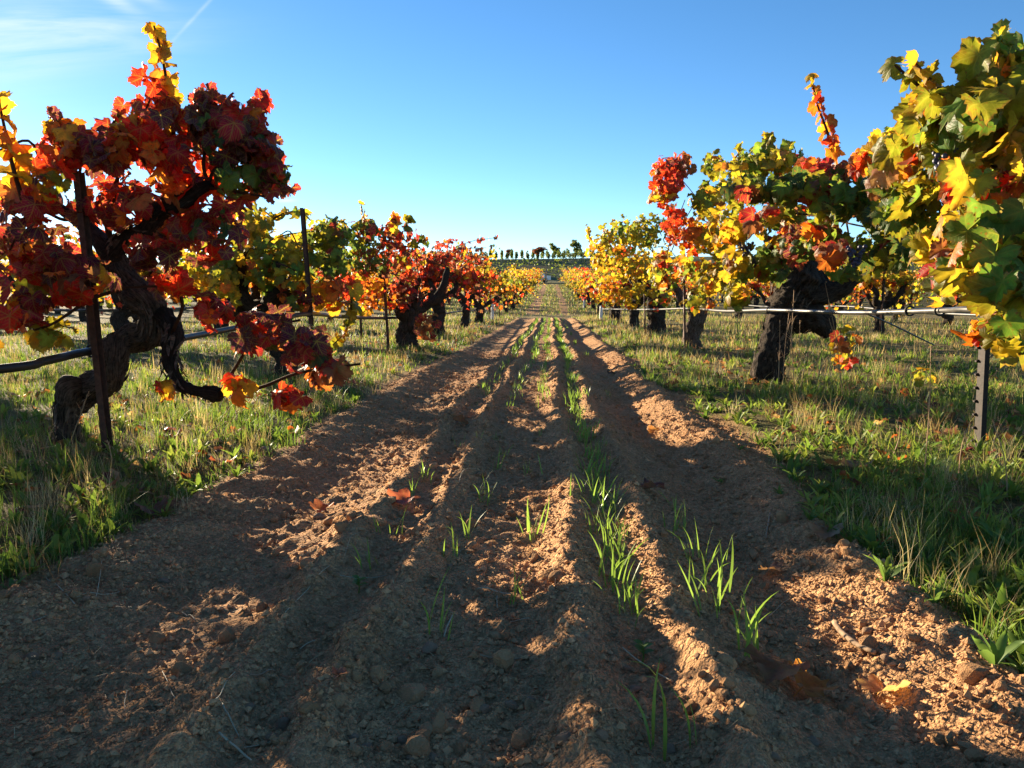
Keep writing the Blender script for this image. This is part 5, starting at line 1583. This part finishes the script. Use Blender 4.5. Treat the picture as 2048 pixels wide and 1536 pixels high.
# leaf litter under the rows
r_ = np.random.default_rng(506)
n = 1500
y = 2.0 * (28 / 2.0) ** r_.random(n); x = np.where(r_.random(n) < .5, -1, 1) * r_.normal(2.1, .7, n)
keep = bed_mask(x, y) < .2; x, y = x[keep], y[keep]; n = len(x)
pos = np.stack([x, y, gza(x, y) + .02], -1)
N = unit(np.stack([r_.normal(0, .5, n), r_.normal(0, .5, n), np.ones(n)], -1)); T = r_.normal(0, 1, (n, 3)); T = unit(T - N * np.sum(T * N, 1, keepdims=True))
litter = foliage_mesh(pos, np.stack([np.cross(T, N), T, N], -1), r_.uniform(.018, .042, n), tones('litter', n, r_) * [1, 1, 1, .3], LOWLEAVES, 8)
add('leaf_litter', litter, None, None, 'scattered dry vine leaves under the rows', 'leaf litter', None, 'stuff')

# ------------------------------------------------------------------ the far end: pergola, car, hill vineyard, trees
root = add('pergola', None, None, (-1.6, 99, gz(-1.6, 99)), 'small timber pergola at the far end of the track', 'pergola')
pz = gz(-1.6, 99)
def ppx(px): return (px - 1103) / F * 99
for px_, y_ in ((1059, 98), (1080, 98), (1091, 100), (1046, 100)):
    v, f = box(-.09, .09, -.09, .09, -.1, 2.05)
    add('post', mesh_data('post', v, f, smooth_shade=False, mats=[M_TIMBER]), root, (ppx(px_) + 1.6, y_ - 99, 0))
for k in range(2):
    v, f = box(ppx(1040) + 1.6, ppx(1095) + 1.6, -.07, .07, 0, .16)
    add('beam', mesh_data('beam', v, f, smooth_shade=False, mats=[M_TIMBER]), root, (0, -1 + 2 * k, 2.052))
for k in range(6):
    v, f = box(-.04, .04, -1.6, 1.6, 0, .1)
    add('rafter', mesh_data('rafter', v, f, smooth_shade=False, mats=[M_TIMBER]), root, (ppx(1042 + k * 10) + 1.6, 0, 2.215))

cx, cy = ppx(1068), 103.5
cz = gz(cx, cy)
car = add('parked_car', None, None, (cx, cy, cz), 'pale car parked behind the pergola', 'car')
bag = Bag()
prof = np.array([(-2.1, .35), (-2.15, .75), (-1.5, .92), (-.75, 1.45), (.75, 1.5), (1.5, 1.0), (2.1, .9), (2.15, .4)])
m = len(prof)
v = np.concatenate([np.stack([prof[:, 0], np.full(m, -.85), prof[:, 1]], -1), np.stack([prof[:, 0], np.full(m, .85), prof[:, 1]], -1)])
v[:, 1] *= np.where(v[:, 2] > 1.2, .82, 1)
f = [[i, (i + 1) % m, m + (i + 1) % m, m + i] for i in range(m)]
tri = [[0, i + 1, i] for i in range(1, m - 1)] + [[m, m + i, m + i + 1] for i in range(1, m - 1)]
f = np.array(f); F2 = np.concatenate([f[:, [0, 1, 2]], f[:, [0, 2, 3]], np.array(tri)])
add('body', mesh_data('body', v, F2, smooth_shade=False, mats=[M_CARW]), car)
for (x0_, z0_), (x1_, z1_) in (((-1.42, .98), (-.82, 1.40)), ((.84, 1.44), (1.44, 1.04))):
    dx, dz = x1_ - x0_, z1_ - z0_; L = math.hypot(dx, dz); ox, oz = -dz / L * .02, dx / L * .02
    v = np.array([[x0_ + ox, -.72, z0_ + oz], [x0_ + ox, .72, z0_ + oz], [x1_ + ox, .62, z1_ + oz], [x1_ + ox, -.62, z1_ + oz]])
    add('windscreen', mesh_data('windscreen', v, np.array([[0, 1, 2, 3]]), smooth_shade=False, mats=[M_GLASS]), car)
for s_ in (-1, 1):
    v = np.array([[-1.15, s_ * .85, 1.0], [1.2, s_ * .85, 1.02], [.7, s_ * .72, 1.42], [-.7, s_ * .72, 1.38]])
    add('side_window', mesh_data('side_window', v, np.array([[0, 1, 2, 3]]), smooth_shade=False, mats=[M_GLASS]), car)
    for wx in (-1.35, 1.35):
        v, f, uv = tube([[wx, s_ * .70, .33], [wx, s_ * .9, .33]], [.33, .33], 2, 18)
        add('wheel', mesh_data('wheel', v, f, uv, mats=[M_TYRE]), car)

# hill vineyard: upright vines on the crest, low trained rows on the slope
def bush_mesh(name, seed, h, wx_, wy_, n, pals, ls):
    r2 = np.random.default_rng(seed)
    cr = Crown(seed)
    d = unit(r2.normal(size=(n, 3))) * r2.uniform(.2, 1, (n, 1)) ** .5
    pos = d * [wx_, wy_, h * .42] + [0, 0, h * .58]
    cl = []
    col = np.concatenate([tones(pals[k % len(pals)], n // len(pals) + 1, r2) for k in range(len(pals))])[:n]
    return foliage_mesh(pos, orient(unit(d), r2), ls * r2.uniform(.7, 1.2, n), col, LOWLEAVES, seed)


PAL['hill'] = dict(green=.35, dgreen=.6, ygreen=.05)
PAL['plum'] = dict(purple=.6, crimson=.15, brown=.25)
PAL['olive'] = dict(dgreen=.4, green=.4, ygreen=.2)
hv = [bush_mesh('hill_vine', 800 + k, 2.3, .25, .25, 90, ['hill'], .14) for k in range(4)]
trunkv, trunkf, trunkuv = tube([[0, 0, -.1], [.02, 0, .5], [0, 0, 1.0]], [.04, .03], 5, 5)
for k in range(64):
    for j in range(3):
        x_ = -46 + k * .98 - j * 0.8; y_ = 151 - j * 3.6
        o = add('hill_vine', hv[(k + j) % 4], None, (x_ + .1 * math.sin(k * 5 + j), y_, gz(x_, y_) - .15), '%s upright vine from the left in the %s line on the far hill' % (nth(k + 1), ('back', 'middle', 'front')[j]), 'vine', 'upright vines on the far hill')
        o.rotation_euler = (0, 0, k * 1.3 + j); o.scale = (1.15, 1.15, .74 + .16 * math.sin(k * 3.3 + j * 2) + .08 * math.sin(k * 7.7))
r2 = np.random.default_rng(850); n = 2600
rowy = 112 + r2.integers(0, 14, n) * 2.3
pos = np.stack([r2.uniform(-50, 24, n), rowy + r2.normal(0, .14, n), np.abs(r2.normal(.3, .14, n))], -1)
pos[:, 2] += gza(pos[:, 0], pos[:, 1])
add('slope_vines', foliage_mesh(pos, orient(unit(r2.normal(size=(n, 3))), r2), r2.uniform(.12, .24, n), tones('hill', n, r2), LOWLEAVES, 3), None, None, 'low trained vine rows up the far slope', 'vine rows', None, 'stuff')


def tree(px, pyb, Y_, h, wx_, pals, n, label, name='tree', trunk_h=.4, ls=.3, seed=0):
    p = P(px, pyb, Y_); z_ = gz(p[0], Y_)
    root = add(name, None, None, (p[0], Y_, z_ - .1), label, 'tree', None)
    v, f, uv = tube([[0, 0, 0], [.05 * h * .2, 0, h * trunk_h * .6], [0, 0, h * trunk_h * 1.2], [.03 * h, 0, h * .8]], [.028 * h, .02 * h, .012 * h, .004 * h], 14, 8)
    add('trunk', mesh_data('trunk', v, f, uv, mats=[M_BARKG]), root)
    r2 = np.random.default_rng(seed)
    pos, cols, dd = [], [], []
    for k in range(9):
        a = k * 2.4; rr = wx_ * .62 * math.sqrt((k + .3) / 9)
        c = np.array([math.cos(a) * rr, math.sin(a) * rr, h * (trunk_h + .12 + (1 - trunk_h - .2) * r2.uniform(.1, 1))])
        d = unit(r2.normal(size=(n // 9, 3))) * r2.uniform(.1, 1, (n // 9, 1)) ** .5
        pos.append(c + d * wx_ * .40 * np.array([1, 1, .8])); dd.append(unit(d)); cols.append(tones(pals, n // 9, r2))
        bag_v, bag_f, bag_uv = tube([[0, 0, h * trunk_h * .8], c * [.5, .5, .85], c], [.012 * h, .004 * h], 8, 5)
        add('limb', mesh_data('limb', bag_v, bag_f, bag_uv, mats=[M_BARKG]), root)
    pos = np.concatenate(pos); n2 = len(pos)
    add('crown', foliage_mesh(pos, orient(np.concatenate(dd), r2), ls * r2.uniform(.6, 1.2, n2), np.concatenate(cols), LOWLEAVES, seed), root)
    return root


tree(1077, 524, 143, 2.9, 1.5, 'plum', 700, 'small purple leaved tree below the hill crest', ls=.16, seed=1, trunk_h=.3)
tree(1108, 518, 168, 4.3, 1.4, 'olive', 620, 'airy rounded tree rising over the hill crest', ls=.19, seed=2, trunk_h=.22)
tree(1151, 520, 165, 4.6, 1.6, 'olive', 700, 'green tree behind the golden vines on the right', ls=.2, seed=3, trunk_h=.22)
tree(1017, 522, 146, 1.9, .8, 'plum', 300, 'small dark red tree on the hill left of the purple one', ls=.14, seed=4, trunk_h=.3)
tree(915, 540, 132, 2.6, 2.6, 'plum', 700, 'low dark red tree on the hill behind the red vines', ls=.2, seed=5, trunk_h=.25)
for k, (px_, h_) in enumerate(((575, 6.0), (600, 5.2), (640, 6.4), (545, 5.6), (30, 6), (70, 6.6), (1760, 7), (1820, 6))):
    tree(px_, 510, 170, h_, 3.2, 'olive', 420, ['tall round tree on the left skyline beside the rusty stake', 'lower round tree on the left skyline by the rusty stake', 'skyline tree right of the tall rusty stake', 'skyline tree behind the golden vine', 'skyline tree at the left picture edge', 'second skyline tree from the left picture edge', 'skyline tree behind the right vines', 'skyline tree behind the nearest right vine'][k], ls=.34, seed=10 + k)
